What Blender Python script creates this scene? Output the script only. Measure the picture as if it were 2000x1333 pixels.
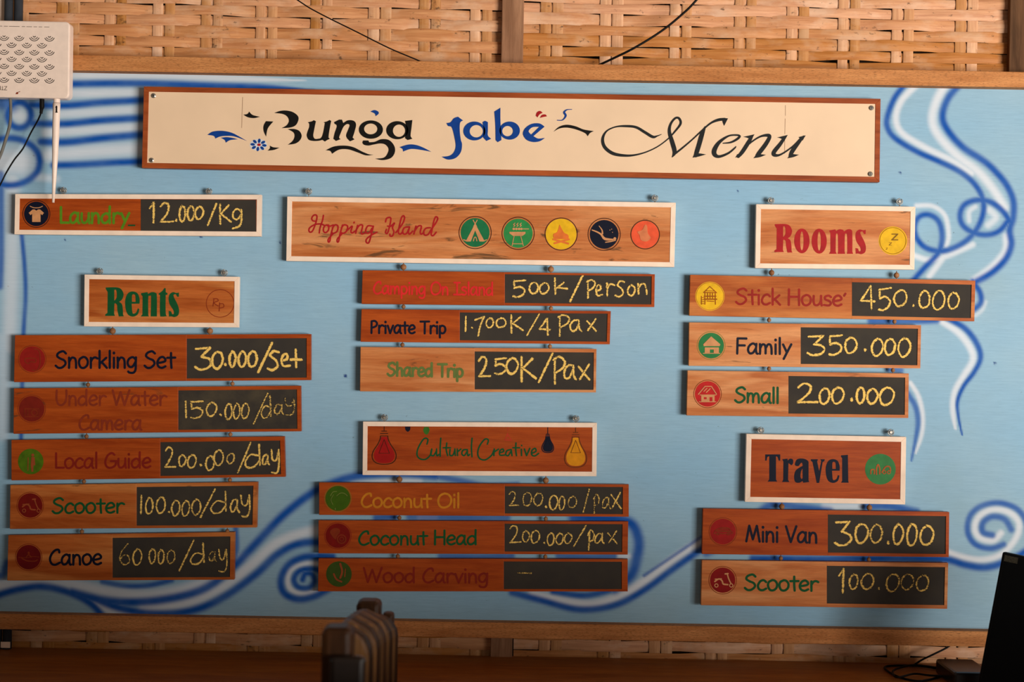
import bpy, bmesh, math, random
import numpy as np
from mathutils import Vector, Matrix, geometry
random.seed(7)
for o in list(bpy.data.objects): bpy.data.objects.remove(o)
scn = bpy.context.scene
C = scn.collection
PI = math.pi

# ---------------------------------------------------------------- camera
DIST = 3.3333
ROLL = math.radians(1.03)
FPX = 50/36*2000
RV = Vector((math.cos(ROLL), 0, math.sin(ROLL)))
UV_ = Vector((-math.sin(ROLL), 0, math.cos(ROLL)))
FV = Vector((0, 1, 0))
cd = bpy.data.cameras.new('camera'); cam = bpy.data.objects.new('camera', cd); C.objects.link(cam)
cd.lens = 50; cd.sensor_width = 36; cd.clip_start = 0.05; cd.clip_end = 100
cam.matrix_world = Matrix(((RV.x, UV_.x, -FV.x, 0), (RV.y, UV_.y, -FV.y, -DIST), (RV.z, UV_.z, -FV.z, 0), (0, 0, 0, 1)))
cd.dof.use_dof = True; cd.dof.focus_distance = DIST; cd.dof.aperture_fstop = 4.0
scn.camera = cam

# ---------------------------------------------------------------- light
scn.view_settings.view_transform = 'Standard'
scn.view_settings.look = 'None'
scn.view_settings.gamma = 1.0
scn.view_settings.use_curve_mapping = False
scn.view_settings.exposure = 0.0
w = bpy.data.worlds.new('world'); scn.world = w; w.use_nodes = True
w.node_tree.nodes['Background'].inputs[0].default_value = (1.0, 0.80, 0.60, 1)
w.node_tree.nodes['Background'].inputs[1].default_value = 0.12

def area(name, loc, target, sx, sy, power, col, spread=180):
    l = bpy.data.lights.new(name, 'AREA'); l.shape = 'RECTANGLE'; l.size = sx; l.size_y = sy
    l.energy = power; l.color = col; l.spread = math.radians(spread)
    o = bpy.data.objects.new(name, l); C.objects.link(o); o.location = loc
    d = Vector(target)-Vector(loc); o.rotation_euler = d.to_track_quat('-Z', 'Y').to_euler()
    return o
# bright sunlit ground seen low through the open front of the hut, to the right
area('daylight_from_ground', (4.3, -5.7, -0.52), (0.1, 0, 0.1), 3.0, 1.85, 570, (1.0, 0.94, 0.87))
# weak fill lamp added in front, higher up, to lift the shade
area('fill_from_front', (-0.5, -5.5, 0.2), (0, 0, 0.2), 3.0, 1.0, 14, (1.0, 0.90, 0.80))

# ---------------------------------------------------------------- helpers
def P(px, py, y=0.0):
    d = FV*FPX + RV*(px-1000) + UV_*(666.5-py)
    return Vector((0, -DIST, 0)) + d*((y+DIST)/d.y)
ZD = P(1000, 1285, 0.03).z      # desk top height
ZF = ZD-0.75                    # floor height
def D(px, py, z=None):
    z = ZD if z is None else z
    d = FV*FPX + RV*(px-1000) + UV_*(666.5-py)
    return Vector((0, -DIST, 0)) + d*(z/d.z)

def lin(c):
    return tuple(((v/255)/12.92 if v/255 <= 0.04045 else ((v/255+0.055)/1.055)**2.4) for v in c)+(1,)

def newmat(name, rough=0.6, spec=0.3):
    m = bpy.data.materials.new(name); m.use_nodes = True
    nt = m.node_tree; b = nt.nodes['Principled BSDF']
    b.inputs['Roughness'].default_value = rough
    b.inputs['Specular IOR Level'].default_value = spec
    return m, nt, b
class N:
    def __init__(s, nt): s.nt = nt
    def n(s, t, **k):
        x = s.nt.nodes.new(t)
        for a, v in k.items(): setattr(x, a, v)
        return x
    def l(s, a, b): s.nt.links.new(a, b)
    def coord(s, scale=(1, 1, 1), loc=(0, 0, 0), out='Object'):
        tc = s.n('ShaderNodeTexCoord'); mp = s.n('ShaderNodeMapping')
        s.l(tc.outputs[out], mp.inputs[0]); mp.inputs['Scale'].default_value = scale; mp.inputs['Location'].default_value = loc
        return mp.outputs[0]
    def noise(s, vec, scale, detail=3, rough=0.5, dist=0.0):
        x = s.n('ShaderNodeTexNoise'); s.l(vec, x.inputs['Vector'])
        x.inputs['Scale'].default_value = scale; x.inputs['Detail'].default_value = detail
        x.inputs['Roughness'].default_value = rough; x.inputs['Distortion'].default_value = dist
        return x.outputs['Fac']
    def ramp(s, fac, lo, hi, a=0.0, b=1.0):
        x = s.n('ShaderNodeMapRange'); x.clamp = True; s.l(fac, x.inputs[0])
        x.inputs[1].default_value = lo; x.inputs[2].default_value = hi
        x.inputs[3].default_value = a; x.inputs[4].default_value = b
        return x.outputs[0]
    def mix(s, fac, a, b, blend='MIX'):
        x = s.n('ShaderNodeMix', data_type='RGBA', blend_type=blend)
        for i, v in ((0, fac), (6, a), (7, b)):
            if isinstance(v, (tuple, float, int)): x.inputs[i].default_value = v
            else: s.l(v, x.inputs[i])
        return x.outputs[2]
    def math(s, op, a, b=0.0, c=None):
        x = s.n('ShaderNodeMath', operation=op)
        for i, v in enumerate((a, b) if c is None else (a, b, c)):
            if isinstance(v, (float, int)): x.inputs[i].default_value = v
            else: s.l(v, x.inputs[i])
        return x.outputs[0]
    def bump(s, h, bsdf, strength=0.2, dist=0.002):
        x = s.n('ShaderNodeBump'); x.inputs['Strength'].default_value = strength; x.inputs['Distance'].default_value = dist
        s.l(h, x.inputs['Height']); s.l(x.outputs[0], bsdf.inputs['Normal'])

def wood(name, base, dark, seed=0, knots=0.0, light=None, rough=0.45, axis='x', fine=1.0, speck=0.0):
    m, nt, b = newmat(name, rough, 0.12); g = N(nt)
    sc = (2.0, 14, 22) if axis == 'x' else (22, 14, 2.0)
    v = g.coord(sc, (seed*3.7, seed*1.3, seed*2.1))
    n1 = g.noise(v, 2.2, 5, 0.6, 0.6)
    col = g.mix(g.ramp(n1, 0.35, 0.68), lin(base), lin(dark))
    if light:
        v3 = g.coord((0.8, 1, 6) if axis == 'x' else (6, 1, 0.8), (seed*1.1+2, 0, seed))
        col = g.mix(g.ramp(g.noise(v3, 3.0, 2, 0.5, 0.8), 0.48, 0.62), col, lin(light))
    v2 = g.coord((5, 40, 90) if axis == 'x' else (90, 40, 5), (seed, seed, 0))
    n2 = g.noise(v2, 4.0*fine, 4, 0.7)
    col = g.mix(g.ramp(n2, 0.3, 0.7, 0.0, 0.35), col, lin(tuple(x*0.62 for x in dark)))
    if speck > 0:
        v5 = g.coord((22, 60, 130) if axis == 'x' else (130, 60, 22), (seed, 0, 3))
        col = g.mix(g.ramp(g.noise(v5, 5.0, 3, 0.6), 0.5, 0.66, 0, speck), col, lin(tuple(x*0.5 for x in dark)))
    if knots > 0:
        v4 = g.coord((4, 4, 20) if axis == 'x' else (20, 4, 4), (seed*2+5, 0, seed*5))
        n4 = g.noise(v4, 2.3, 4, 0.6, 1.0)
        col = g.mix(g.ramp(n4, 0.66-0.06*knots, 0.72-0.04*knots, 0, 0.75), col, lin((70, 55, 35)))
    g.l(col, b.inputs['Base Color']); g.bump(n2, b, 0.25, 0.001)
    return m
def plain(name, col, rough=0.6, spec=0.1, var=0.12, scale=60, metallic=0):
    m, nt, b = newmat(name, rough, spec); g = N(nt)
    n = g.noise(g.coord(), scale, 3)
    c = g.mix(g.ramp(n, 0.3, 0.75, 0, 1), lin(col), lin(tuple(max(0, x*(1-var)) for x in col)))
    g.l(c, b.inputs['Base Color']); b.inputs['Metallic'].default_value = metallic
    return m

# ---- meshes
class MB:
    def __init__(s): s.v = []; s.f = []; s.uv = None; s.fade = None
    def add(s, vs, fs):
        o = len(s.v); s.v += [Vector(x) for x in vs]; s.f += [tuple(i+o for i in f) for f in fs]
    def box(s, a, b):
        (x0, y0, z0), (x1, y1, z1) = a, b
        s.add([(x0,y0,z0),(x1,y0,z0),(x1,y1,z0),(x0,y1,z0),(x0,y0,z1),(x1,y0,z1),(x1,y1,z1),(x0,y1,z1)],
              [(0,3,2,1),(4,5,6,7),(0,1,5,4),(1,2,6,5),(2,3,7,6),(3,0,4,7)])
    def quadbox(s, q, yf, yb):
        """slab: q = four (px,py) corners TL TR BR BL on the plane yf, thickness to yb"""
        f = [P(x, y, yf) for x, y in q]
        bk = [Vector((p.x, yb, p.z)) for p in f]
        s.add(f+bk, [(0,3,2,1),(4,5,6,7),(0,1,5,4),(1,2,6,5),(2,3,7,6),(3,0,4,7)])
    def tube(s, pts, r, n=8, caps=True):
        pts = [Vector(p) for p in pts]; rs = r if isinstance(r, (list, tuple)) else [r]*len(pts)
        o = len(s.v); up = Vector((0.13, 0.31, 0.94)).normalized()
        for i, p in enumerate(pts):
            t = (pts[min(i+1, len(pts)-1)]-pts[max(i-1, 0)]).normalized()
            a = t.cross(up)
            if a.length < 1e-3: a = t.cross(Vector((1, 0, 0)))
            a.normalize(); b_ = t.cross(a)
            for k in range(n):
                an = 2*PI*k/n
                s.v.append(p+(a*math.cos(an)+b_*math.sin(an))*rs[i])
        for i in range(len(pts)-1):
            for k in range(n):
                k2 = (k+1) % n
                s.f.append((o+i*n+k, o+i*n+k2, o+(i+1)*n+k2, o+(i+1)*n+k))
        if caps:
            s.f.append(tuple(o+k for k in reversed(range(n)))); e = o+(len(pts)-1)*n
            s.f.append(tuple(e+k for k in range(n)))
    def ball(s, c, r, n=10, m=7):
        o = len(s.v); c = Vector(c)
        rr = r if isinstance(r, tuple) else (r, r, r)
        for i in range(m+1):
            th = PI*i/m
            for k in range(n):
                ph = 2*PI*k/n
                s.v.append(c+Vector((rr[0]*math.sin(th)*math.cos(ph), rr[1]*math.sin(th)*math.sin(ph), rr[2]*math.cos(th))))
        for i in range(m):
            for k in range(n):
                k2 = (k+1) % n
                s.f.append((o+i*n+k, o+(i+1)*n+k, o+(i+1)*n+k2, o+i*n+k2))
    def build(s, name, mat, parent=None, bevel=0, smooth=False):
        me = bpy.data.meshes.new(name)
        off = Vector(parent_world(parent)) if parent else Vector((0, 0, 0))
        me.from_pydata([tuple(v-off) for v in s.v], [], s.f)
        me.materials.append(mat)
        if s.uv is not None:
            ul = me.uv_layers.new(name='UVMap')
            for lp in me.loops: ul.data[lp.index].uv = s.uv[lp.vertex_index]
            at = me.attributes.new('fade', 'FLOAT', 'POINT'); at.data.foreach_set('value', s.fade)
        me.validate()
        o = bpy.data.objects.new(name, me); C.objects.link(o)
        if parent: o.parent = parent
        if bevel:
            md = o.modifiers.new('bevel', 'BEVEL'); md.width = bevel; md.segments = 2; md.limit_method = 'ANGLE'
        if smooth:
            for p in me.polygons: p.use_smooth = True
        return o
WLOC = {}
def parent_world(p): return WLOC.get(p.name, (0, 0, 0))
def thing(name, label, cat, loc, group=None):
    o = bpy.data.objects.new(name, None); C.objects.link(o); o.location = loc; o.empty_display_size = 0.05
    o['label'] = label; o['category'] = cat
    if group: o['group'] = group
    WLOC[o.name] = tuple(loc)
    return o
def sub(o, parent):     # register a mesh child so that its own children keep world coordinates
    WLOC[o.name] = parent_world(parent); return o
def tag(o, label, cat, group=None):
    o['label'] = label; o['category'] = cat
    if group: o['group'] = group
def struct(o, label):
    o['kind'] = 'structure'; o['label'] = label; return o

# ---- 2D curves in photograph pixels, laid on a plane of the scene
def cr(pts, n=6, closed=False):
    """Catmull-Rom through points of any dimension"""
    pts = [tuple(map(float, p)) for p in pts]
    if len(pts) < 3 and not closed: return pts
    out = []; L = len(pts); rng = range(L) if closed else range(L-1)
    for i in rng:
        g = (lambda k: pts[k % L]) if closed else (lambda k: pts[min(max(k, 0), L-1)])
        p0, p1, p2, p3 = g(i-1), g(i), g(i+1), g(i+2)
        for k in range(n):
            t = k/n
            out.append(tuple(0.5*(2*b+(c-a)*t+(2*a-5*b+4*c-d)*t*t+(3*b-a-3*c+d)*t**3) for a, b, c, d in zip(p0, p1, p2, p3)))
    if not closed: out.append(pts[-1])
    return out
def outline(pts, n=5):
    cs = [i for i, p in enumerate(pts) if len(p) > 2 and p[2]]
    P2 = [(p[0], p[1]) for p in pts]
    if not cs: return cr(P2, n, True)
    out = []
    for j, a in enumerate(cs):
        b = cs[(j+1) % len(cs)]
        seq = [P2[a]]; k = a
        while True:
            k = (k+1) % len(P2); seq.append(P2[k])
            if k == b: break
        out += cr(seq, n)[:-1]
    return out
class Paint:
    """flat print on a sign: ribbons and filled outlines"""
    def __init__(s, y, uv=False):
        s.mb = MB(); s.y = y; s.k = 0; s.uv = uv
        if uv: s.mb.uv = []; s.mb.fade = []
    def _pt(s, x, y): return P(x, y, s.y-0.000012*s.k)
    def ribbon(s, pts, w=None, n=6, fade=1.0, line=False):
        """pts (x,y) with w, or (x,y,w)"""
        s.k = (s.k+1) % 40
        if w is not None: pts = [(p[0], p[1], w) for p in pts]
        q = list(pts) if line else cr(pts, n)
        q = [q[0]]+[b for a, b in zip(q, q[1:]) if abs(a[0]-b[0])+abs(a[1]-b[1]) > 1e-4]
        if len(q) < 2: return
        vs = []; uv = []; L = 0
        for i, p in enumerate(q):
            a = q[max(i-1, 0)]; b = q[min(i+1, len(q)-1)]
            dx, dy = b[0]-a[0], b[1]-a[1]; l = math.hypot(dx, dy) or 1
            nx, ny = -dy/l, dx/l; h = p[2]/2
            if i: L += math.hypot(p[0]-q[i-1][0], p[1]-q[i-1][1])
            vs += [(p[0]+nx*h, p[1]+ny*h), (p[0], p[1]), (p[0]-nx*h, p[1]-ny*h)]
            uv += [(L, 1), (L, 0), (L, -1)]
        fs = []
        for i in range(len(q)-1):
            a = i*3; fs += [(a, a+1, a+4, a+3), (a+1, a+2, a+5, a+4)]
        for e, sg in ((0, -1), (len(q)-1, 1)):      # round caps
            p = q[e]; o = q[1] if e == 0 else q[-2]
            dx, dy = (p[0]-o[0]), (p[1]-o[1]); l = math.hypot(dx, dy) or 1; dx /= l; dy /= l; h = p[2]/2
            base = len(vs); vs.append((p[0], p[1])); uv.append((uv[e*3][0], 0))
            for k in range(7):
                an = -PI/2+PI*k/6
                vs.append((p[0]+h*(dx*math.cos(an)-dy*math.sin(an)), p[1]+h*(dy*math.cos(an)+dx*math.sin(an)))); uv.append((uv[e*3][0], 1))
            fs += [(base, base+k, base+k+1) for k in range(1, 7)]
        Lt = max(L, 1e-6)
        s.mb.add([s._pt(*v)+Vector((0, -0.00001*u_[0]/Lt, 0)) for v, u_ in zip(vs, uv)], fs)
        if s.uv: s.mb.uv += uv; s.mb.fade += [fade]*len(vs)
    def fill(s, pts, holes=(), n=5, tf=None):
        s.k = (s.k+1) % 40
        loops = [outline(pts, n)]+[outline(h, n) for h in holes]
        if tf: loops = [[tf(*p) for p in L] for L in loops]
        allp = [p for L in loops for p in L]
        tris = geometry.tessellate_polygon([[Vector((p[0], p[1], 0)) for p in L] for L in loops])
        s.mb.add([s._pt(*p) for p in allp], [tuple(t) for t in tris])
        if s.uv: s.mb.uv += [(0, 0)]*len(allp); s.mb.fade += [1.0]*len(allp)
    def disc(s, x, y, rx, ry=None, n=36, rot=0):
        ry = ry or rx; c, sn = math.cos(rot), math.sin(rot)
        s.fill([(x+rx*math.cos(2*PI*k/n)*c-ry*math.sin(2*PI*k/n)*sn, y+rx*math.cos(2*PI*k/n)*sn+ry*math.sin(2*PI*k/n)*c) for k in range(n)], n=1)
    def ring(s, x, y, r, w, ry=None, n=48):
        ry = ry or r
        f = lambda d: [(x+(r+d)*math.cos(2*PI*k/n), y+(ry+d)*math.sin(2*PI*k/n)) for k in range(n)]
        s.fill(f(w/2), [f(-w/2)], n=1)
    def build(s, name, mat, parent, label=None):
        o = s.mb.build(name, mat, parent)
        # make every face look at the room
        bm = bmesh.new(); bm.from_mesh(o.data)
        bm.normal_update()
        for f in bm.faces:
            if f.normal.y > 0: f.normal_flip()
        bm.to_mesh(o.data); bm.free()
        if label: o['label'] = label
        return o

# ---- hand-lettered alphabet, one entry: (advance, strokes, dots)
G = {
'a': (.55, [[(.43,.4),(.28,.5),(.1,.38),(.04,.18),(.12,.02),(.28,.05),(.4,.24)], [(.44,.48),(.42,.2),(.45,.03),(.5,0)]], []),
'b': (.55, [[(.08,.78),(.08,0)], [(.08,.3),(.25,.46),(.42,.34),(.42,.14),(.25,0),(.08,.08)]], []),
'c': (.47, [[(.42,.4),(.3,.49),(.14,.42),(.04,.22),(.1,.04),(.26,0),(.42,.08)]], []),
'd': (.56, [[(.45,.78),(.44,.4),(.45,0)], [(.43,.36),(.28,.46),(.1,.36),(.04,.18),(.12,.02),(.28,.02),(.43,.16)]], []),
'e': (.5, [[(.06,.23),(.2,.24),(.4,.3),(.42,.4),(.3,.5),(.14,.44),(.04,.24),(.1,.06),(.26,0),(.43,.07)]], []),
'g': (.53, [[(.42,.4),(.28,.49),(.1,.4),(.04,.22),(.12,.06),(.28,.06),(.42,.28)], [(.44,.48),(.43,.2),(.42,-.08),(.32,-.22),(.14,-.22),(.07,-.17)]], []),
'h': (.5, [[(.08,.78),(.08,.4),(.07,0)], [(.08,.28),(.2,.44),(.34,.44),(.4,.3),(.41,0)]], []),
'i': (.2, [[(.09,.46),(.09,0)]], [(.09,.68)]),
'k': (.48, [[(.08,.78),(.08,0)], [(.4,.46),(.1,.2)], [(.18,.27),(.43,0)]], []),
'l': (.2, [[(.09,.78),(.09,0)]], []),
'm': (.72, [[(.06,.47),(.07,.2),(.06,0)], [(.07,.26),(.16,.44),(.28,.44),(.33,.3),(.33,.02)], [(.33,.26),(.44,.45),(.56,.44),(.61,.28),(.62,0)]], []),
'n': (.51, [[(.07,.47),(.08,.2),(.07,0)], [(.08,.28),(.2,.46),(.34,.44),(.4,.3),(.41,0)]], []),
'o': (.53, [[(.24,.5),(.08,.4),(.04,.22),(.12,.03),(.28,0),(.43,.12),(.46,.32),(.36,.47),(.24,.5)]], []),
'p': (.52, [[(.08,.46),(.07,0),(.08,-.24)], [(.08,.38),(.22,.48),(.4,.4),(.44,.2),(.34,.04),(.18,.02),(.08,.12)]], []),
'r': (.42, [[(.08,.46),(.08,0)], [(.08,.28),(.16,.42),(.28,.48),(.4,.43)]], []),
's': (.45, [[(.38,.42),(.26,.49),(.1,.42),(.12,.3),(.3,.22),(.38,.12),(.28,.01),(.05,.03)]], []),
't': (.42, [[(.2,.68),(.2,.3),(.22,0)], [(.02,.46),(.4,.47)]], []),
'u': (.51, [[(.07,.46),(.06,.2),(.12,.03),(.26,.02),(.38,.14),(.42,.3)], [(.42,.47),(.42,.2),(.45,0)]], []),
'v': (.44, [[(.04,.46),(.2,0)], [(.2,0),(.4,.47)]], []),
'w': (.6, [[(.04,.46),(.16,0)], [(.16,0),(.3,.4)], [(.3,.4),(.44,0)], [(.44,0),(.56,.46)]], []),
'y': (.48, [[(.05,.46),(.23,.08)], [(.44,.47),(.24,.08),(.08,-.24)]], []),
'C': (.6, [[(.52,.6),(.48,.73),(.3,.7),(.12,.5),(.05,.26),(.14,.05),(.32,0),(.54,.1)]], []),
'S': (.6, [[(.52,.66),(.38,.76),(.16,.68),(.1,.54),(.24,.43),(.44,.34),(.5,.18),(.34,.02),(.16,0),(.03,.1)]], []),
'U': (.64, [[(.06,.74),(.05,.3),(.16,.04),(.36,.02),(.52,.2),(.56,.45),(.56,.75)]], []),
'W': (.95, [[(.03,.75),(.22,.01)], [(.22,.01),(.44,.66)], [(.44,.66),(.64,.01)], [(.64,.01),(.9,.76)]], []),
'L': (.5, [[(.08,.75),(.08,.02)], [(.08,.02),(.48,.02)]], []),
'G': (.66, [[(.52,.66),(.38,.75),(.16,.6),(.05,.28),(.14,.05),(.34,0),(.56,.12),(.6,.32)], [(.34,.34),(.64,.34)]], []),
'P': (.52, [[(.1,.72),(.09,0)], [(.1,.72),(.32,.74),(.46,.6),(.38,.42),(.1,.32)]], []),
'T': (.62, [[(.02,.72),(.6,.73)], [(.31,.72),(.3,0)]], []),
'O': (.76, [[(.36,.76),(.14,.64),(.04,.34),(.14,.06),(.36,0),(.6,.12),(.7,.42),(.58,.68),(.36,.76)]], []),
'I': (.5, [[(.06,.74),(.44,.74)], [(.25,.74),(.25,.01)], [(.03,.01),(.46,.01)]], []),
'H': (.66, [[(.08,.76),(.07,0)], [(.56,.76),(.56,0)], [(.08,.4),(.56,.4)]], []),
'F': (.56, [[(.1,.74),(.08,0)], [(.1,.74),(.52,.74)], [(.1,.4),(.44,.4)]], []),
'M': (.8, [[(.05,0),(.2,.74)], [(.2,.74),(.38,.1)], [(.38,.1),(.58,.74)], [(.58,.74),(.72,0)]], []),
'V': (.6, [[(.04,.75),(.28,.01)], [(.28,.01),(.56,.76)]], []),
'K': (.56, [[(.08,.76),(.08,0)], [(.5,.74),(.1,.34)], [(.2,.42),(.54,0)]], []),
'_': (.3, [[(-.05,-.1),(.25,-.1)]], []),
"'": (.14, [[(.12,.6),(.06,.5)]], []),
' ': (.3, [], []),
}
def lettering(pt, s, x0, x1, yb0, cap, wd, yb1=None):
    """string s from x0 to x1 (pixels) with baseline from yb0 to yb1, capitals cap pixels high"""
    yb1 = yb0+(x1-x0)*0.016 if yb1 is None else yb1
    total = sum(G[c][0] for c in s)-0.05
    sx = (x1-x0-wd)/total; sy = cap/0.75; x = x0+wd/2
    for c in s:
        adv, st, dots = G[c]
        f = lambda u, v: (x+u*sx-0.04*sx, yb0+(yb1-yb0)*((x+u*sx-x0)/(x1-x0))-v*sy)
        for k in st: pt.ribbon([f(*q) for q in k], wd, 5)
        for d in dots: pt.ribbon([f(d[0], d[1]+.01), f(d[0], d[1]-.01)], wd*1.15)
        x += adv*sx

# chalk handwriting, unit box, y up
H = {
'0': [[(.5,1),(.15,.78),(.02,.4),(.2,.05),(.5,0),(.85,.2),(1,.6),(.8,.92),(.5,1)]],
'1': [[(.5,1),(.5,0)]],
'i': [[(0,.72),(.55,1)], [(.55,1),(.5,0)]],
'2': [[(0,.82),(.3,1),(.62,.9),(.6,.6),(.3,.25),(0,.02)], [(0,.02),(1,.04)]],
'3': [[(.05,.97),(.9,1)], [(.9,1),(.4,.58)], [(.4,.58),(.8,.5),(.98,.3),(.75,.06),(.3,0),(0,.12)]],
'4': [[(.72,1),(0,.36)], [(0,.36),(1,.34)], [(.75,1),(.8,0)]],
'5': [[(.1,.95),(.12,.52)], [(.1,.93),(.95,1)], [(.12,.52),(.55,.62),(.9,.42),(.8,.15),(.4,0),(.05,.02)]],
'6': [[(.75,1),(.2,.65),(.05,.25),(.4,0),(.85,.12),(.85,.38),(.5,.48),(.1,.3)]],
'7': [[(0,.85),(.95,1)], [(.95,1),(.5,.5),(.3,0)]],
'9': [[(.9,.85),(.4,1),(.05,.75),(.3,.5),(.8,.62),(.9,.85)], [(.9,.9),(.8,.3),(.7,0)]],
'.': [[(.5,.6),(.52,.4)]],
'/': [[(1,1),(0,0)]],
'K': [[(.12,1),(.12,0)], [(.8,.95),(.15,.5)], [(.15,.55),(1,.12)]],
'k': [[(.1,1),(.14,0)], [(.75,.72),(.2,.36)], [(.2,.42),(1,.3)]],
'g': [[(.9,.85),(.5,1),(.1,.8),(.15,.52),(.55,.48),(.9,.75)], [(.92,.95),(.95,.5),(.75,.12),(.1,0)]],
'P': [[(.12,.95),(.12,0)], [(0,.9),(.5,1),(.95,.85),(.8,.6),(.2,.42)]],
'p': [[(.3,.9),(.22,0)], [(.1,.75),(.5,1),(.95,.75),(.75,.5),(.3,.42)]],
'a': [[(.75,.95),(.35,.95),(.05,.55),(.1,.1),(.45,.1),(.75,.6)], [(.78,.95),(.78,.3),(1,0)]],
'x': [[(0,.85),(1,0)], [(.95,1),(.1,.05)]],
's': [[(.95,.95),(.5,1),(.2,.75),(.7,.5),(.85,.2),(.4,0),(0,.08)]],
'e': [[(.1,.5),(.7,.6),(.7,.95),(.3,.95),(.05,.5),(.3,.05),(1,.1)]],
't': [[(.45,1),(.5,0)], [(0,.45),(1,.42)]],
'r': [[(.1,.95),(.15,0)], [(.15,.55),(.5,.9),(1,.85)]],
'o': [[(.5,1),(.1,.75),(.05,.25),(.45,0),(.9,.25),(.95,.75),(.5,1)]],
'n': [[(.08,.95),(.1,0)], [(.1,.5),(.45,.95),(.8,.85),(.95,0)]],
'd': [[(.85,1),(.9,.1)], [(.8,.5),(.35,.55),(.02,.25),(.15,.02),(.55,.05),(.85,.3)]],
'y': [[(.05,1),(.2,.6),(.6,.55),(.85,.95)], [(.9,1),(.95,.4),(.7,.02),(.1,.02)]],
'-': [[(0,.5),(1,.5)]],
}
def chalk(pt, items, wd, fade=1.0):
    rnd = random.Random(items[0][1])
    for it in items:
        c, x0, x1, y0, y1 = it[:5]; fd = it[5] if len(it) > 5 else fade
        for st in H[c]:
            q = [(x0+u*(x1-x0)+rnd.uniform(-.6, .6), y1-v*(y1-y0)+rnd.uniform(-.6, .6), wd*rnd.uniform(1.0, 1.4)*(1.15 if c == '.' else 1)) for u, v in st]
            pt.ribbon(q, None, 6, fd)

# heavy slab letters, unit box with y down
def nb(pts, x0, x1, y0, y1): return [((p[0]-x0)/(x1-x0), (p[1]-y0)/(y1-y0))+tuple(p[2:]) for p in pts]
def ell(cx, cy, rx, ry, n=24): return [(cx+rx*math.cos(2*PI*k/n), cy+ry*math.sin(2*PI*k/n)) for k in range(n)]
SL = {
'R': (nb([(118,85,1),(260,82),(330,105),(365,165),(362,215),(340,260),(305,285,1),(345,320),(358,400),(360,460),(372,488,1),(300,490,1),(280,400),(275,330),(250,305,1),(240,310,1),(235,450,1),(248,482,1),(112,482,1),(110,462,1),(142,440,1),(145,150,1),(118,105,1)],110,372,82,490),
      [nb([(238,120,1),(262,120),(272,170),(268,230),(238,270,1)],110,372,82,490)]),
'e': (nb([(590,312,1),(590,240),(560,165),(490,140),(425,170),(390,260),(395,380),(430,465),(500,492),(565,460),(588,385,1),(565,375,1),(545,430),(510,450),(490,430),(480,312,1)],388,592,140,492),
      [nb([(485,285,1),(485,200),(505,180),(530,200),(535,285,1)],388,592,140,492)]),
'n': (nb([(610,165,1),(700,150,1),(710,175,1),(760,150),(815,160),(832,210),(832,490,1),(745,490,1),(750,220),(735,205),(712,225),(712,470,1),(720,490,1),(605,490,1),(630,460,1),(632,210,1),(612,185,1)],605,832,150,490), []),
't': (nb([(935,92,1),(955,95,1),(955,150,1),(980,165,1),(980,185,1),(955,190,1),(955,440),(975,485,1),(900,492),(875,460),(875,190,1),(858,185,1),(858,170,1),(910,130)],858,980,92,492), []),
's': (nb([(1140,155,1),(1138,215,1),(1115,215,1),(1095,180),(1065,190),(1075,230),(1120,320),(1142,400),(1130,470),(1080,498),(1035,490),(1000,492,1),(995,410,1),(1030,420),(1045,455),(1068,450),(1060,400),(1010,320),(995,240),(1010,180),(1055,150),(1100,160)],995,1142,150,498), []),
'o': (ell(.5,.5,.5,.5), [ell(.5,.5,.11,.38)]),
'm': ([(0,.05,1),(.26,.0,1),(.3,.07,1),(.42,0),(.58,.02),(.62,.09,1),(.78,0),(.93,.02),(.97,.2),(.97,.9,1),(1,1,1),(.74,1,1),(.76,.9,1),(.75,.25),(.71,.18),(.66,.25),(.65,.9,1),(.67,1,1),(.36,1,1),(.38,.9,1),(.37,.25),(.33,.18),(.29,.25),(.28,.9,1),(.32,1,1),(0,1,1),(.06,.9,1),(.06,.15,1)], []),
'T': ([(0,0,1),(1,0,1),(1,.23,1),(.9,.23,1),(.82,.1),(.72,.07,1),(.72,.92,1),(.8,1,1),(.16,1,1),(.27,.92,1),(.27,.07,1),(.15,.1),(.1,.23,1),(0,.23,1)], []),
'r': ([(0,.03,1),(.5,0,1),(.52,.08,1),(.75,0),(1,.05),(1,.2),(.85,.28),(.62,.2),(.58,.25,1),(.55,.9,1),(.66,1,1),(0,1,1),(.1,.9,1),(.12,.12,1)], []),
'a': ([(.05,.22),(.2,.03),(.6,0),(.92,.1),(.95,.3),(.95,.9,1),(1,.97,1),(.6,1,1),(.55,.93,1),(.35,1),(.08,.97),(0,.75),(.1,.5),(.4,.35),(.55,.3),(.52,.18),(.42,.2),(.3,.3),(.12,.3)], [[(.55,.4,1),(.45,.55),(.42,.75),(.5,.85),(.56,.8,1)]]),
'v': ([(0,0,1),(.5,0,1),(.5,.05,1),(.45,.08,1),(.6,.5,1),(.75,.08,1),(.68,0,1),(1,0,1),(.97,.08,1),(.85,.12,1),(.6,1,1),(.42,1,1),(.12,.12,1),(0,.06,1)], []),
'l': ([(0,.02,1),(.9,0,1),(.95,.92,1),(1,1,1),(0,1,1),(.15,.93,1),(.15,.12,1),(0,.08,1)], []),
}
def slab(pt, items, ox, oy, s):
    for c, x0, x1, y0, y1 in items:
        o, hs = SL[c]
        pt.fill(o, hs, tf=lambda u, v: (ox+(x0+u*(x1-x0))/s, oy+(y0+v*(y1-y0))/s))

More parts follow.
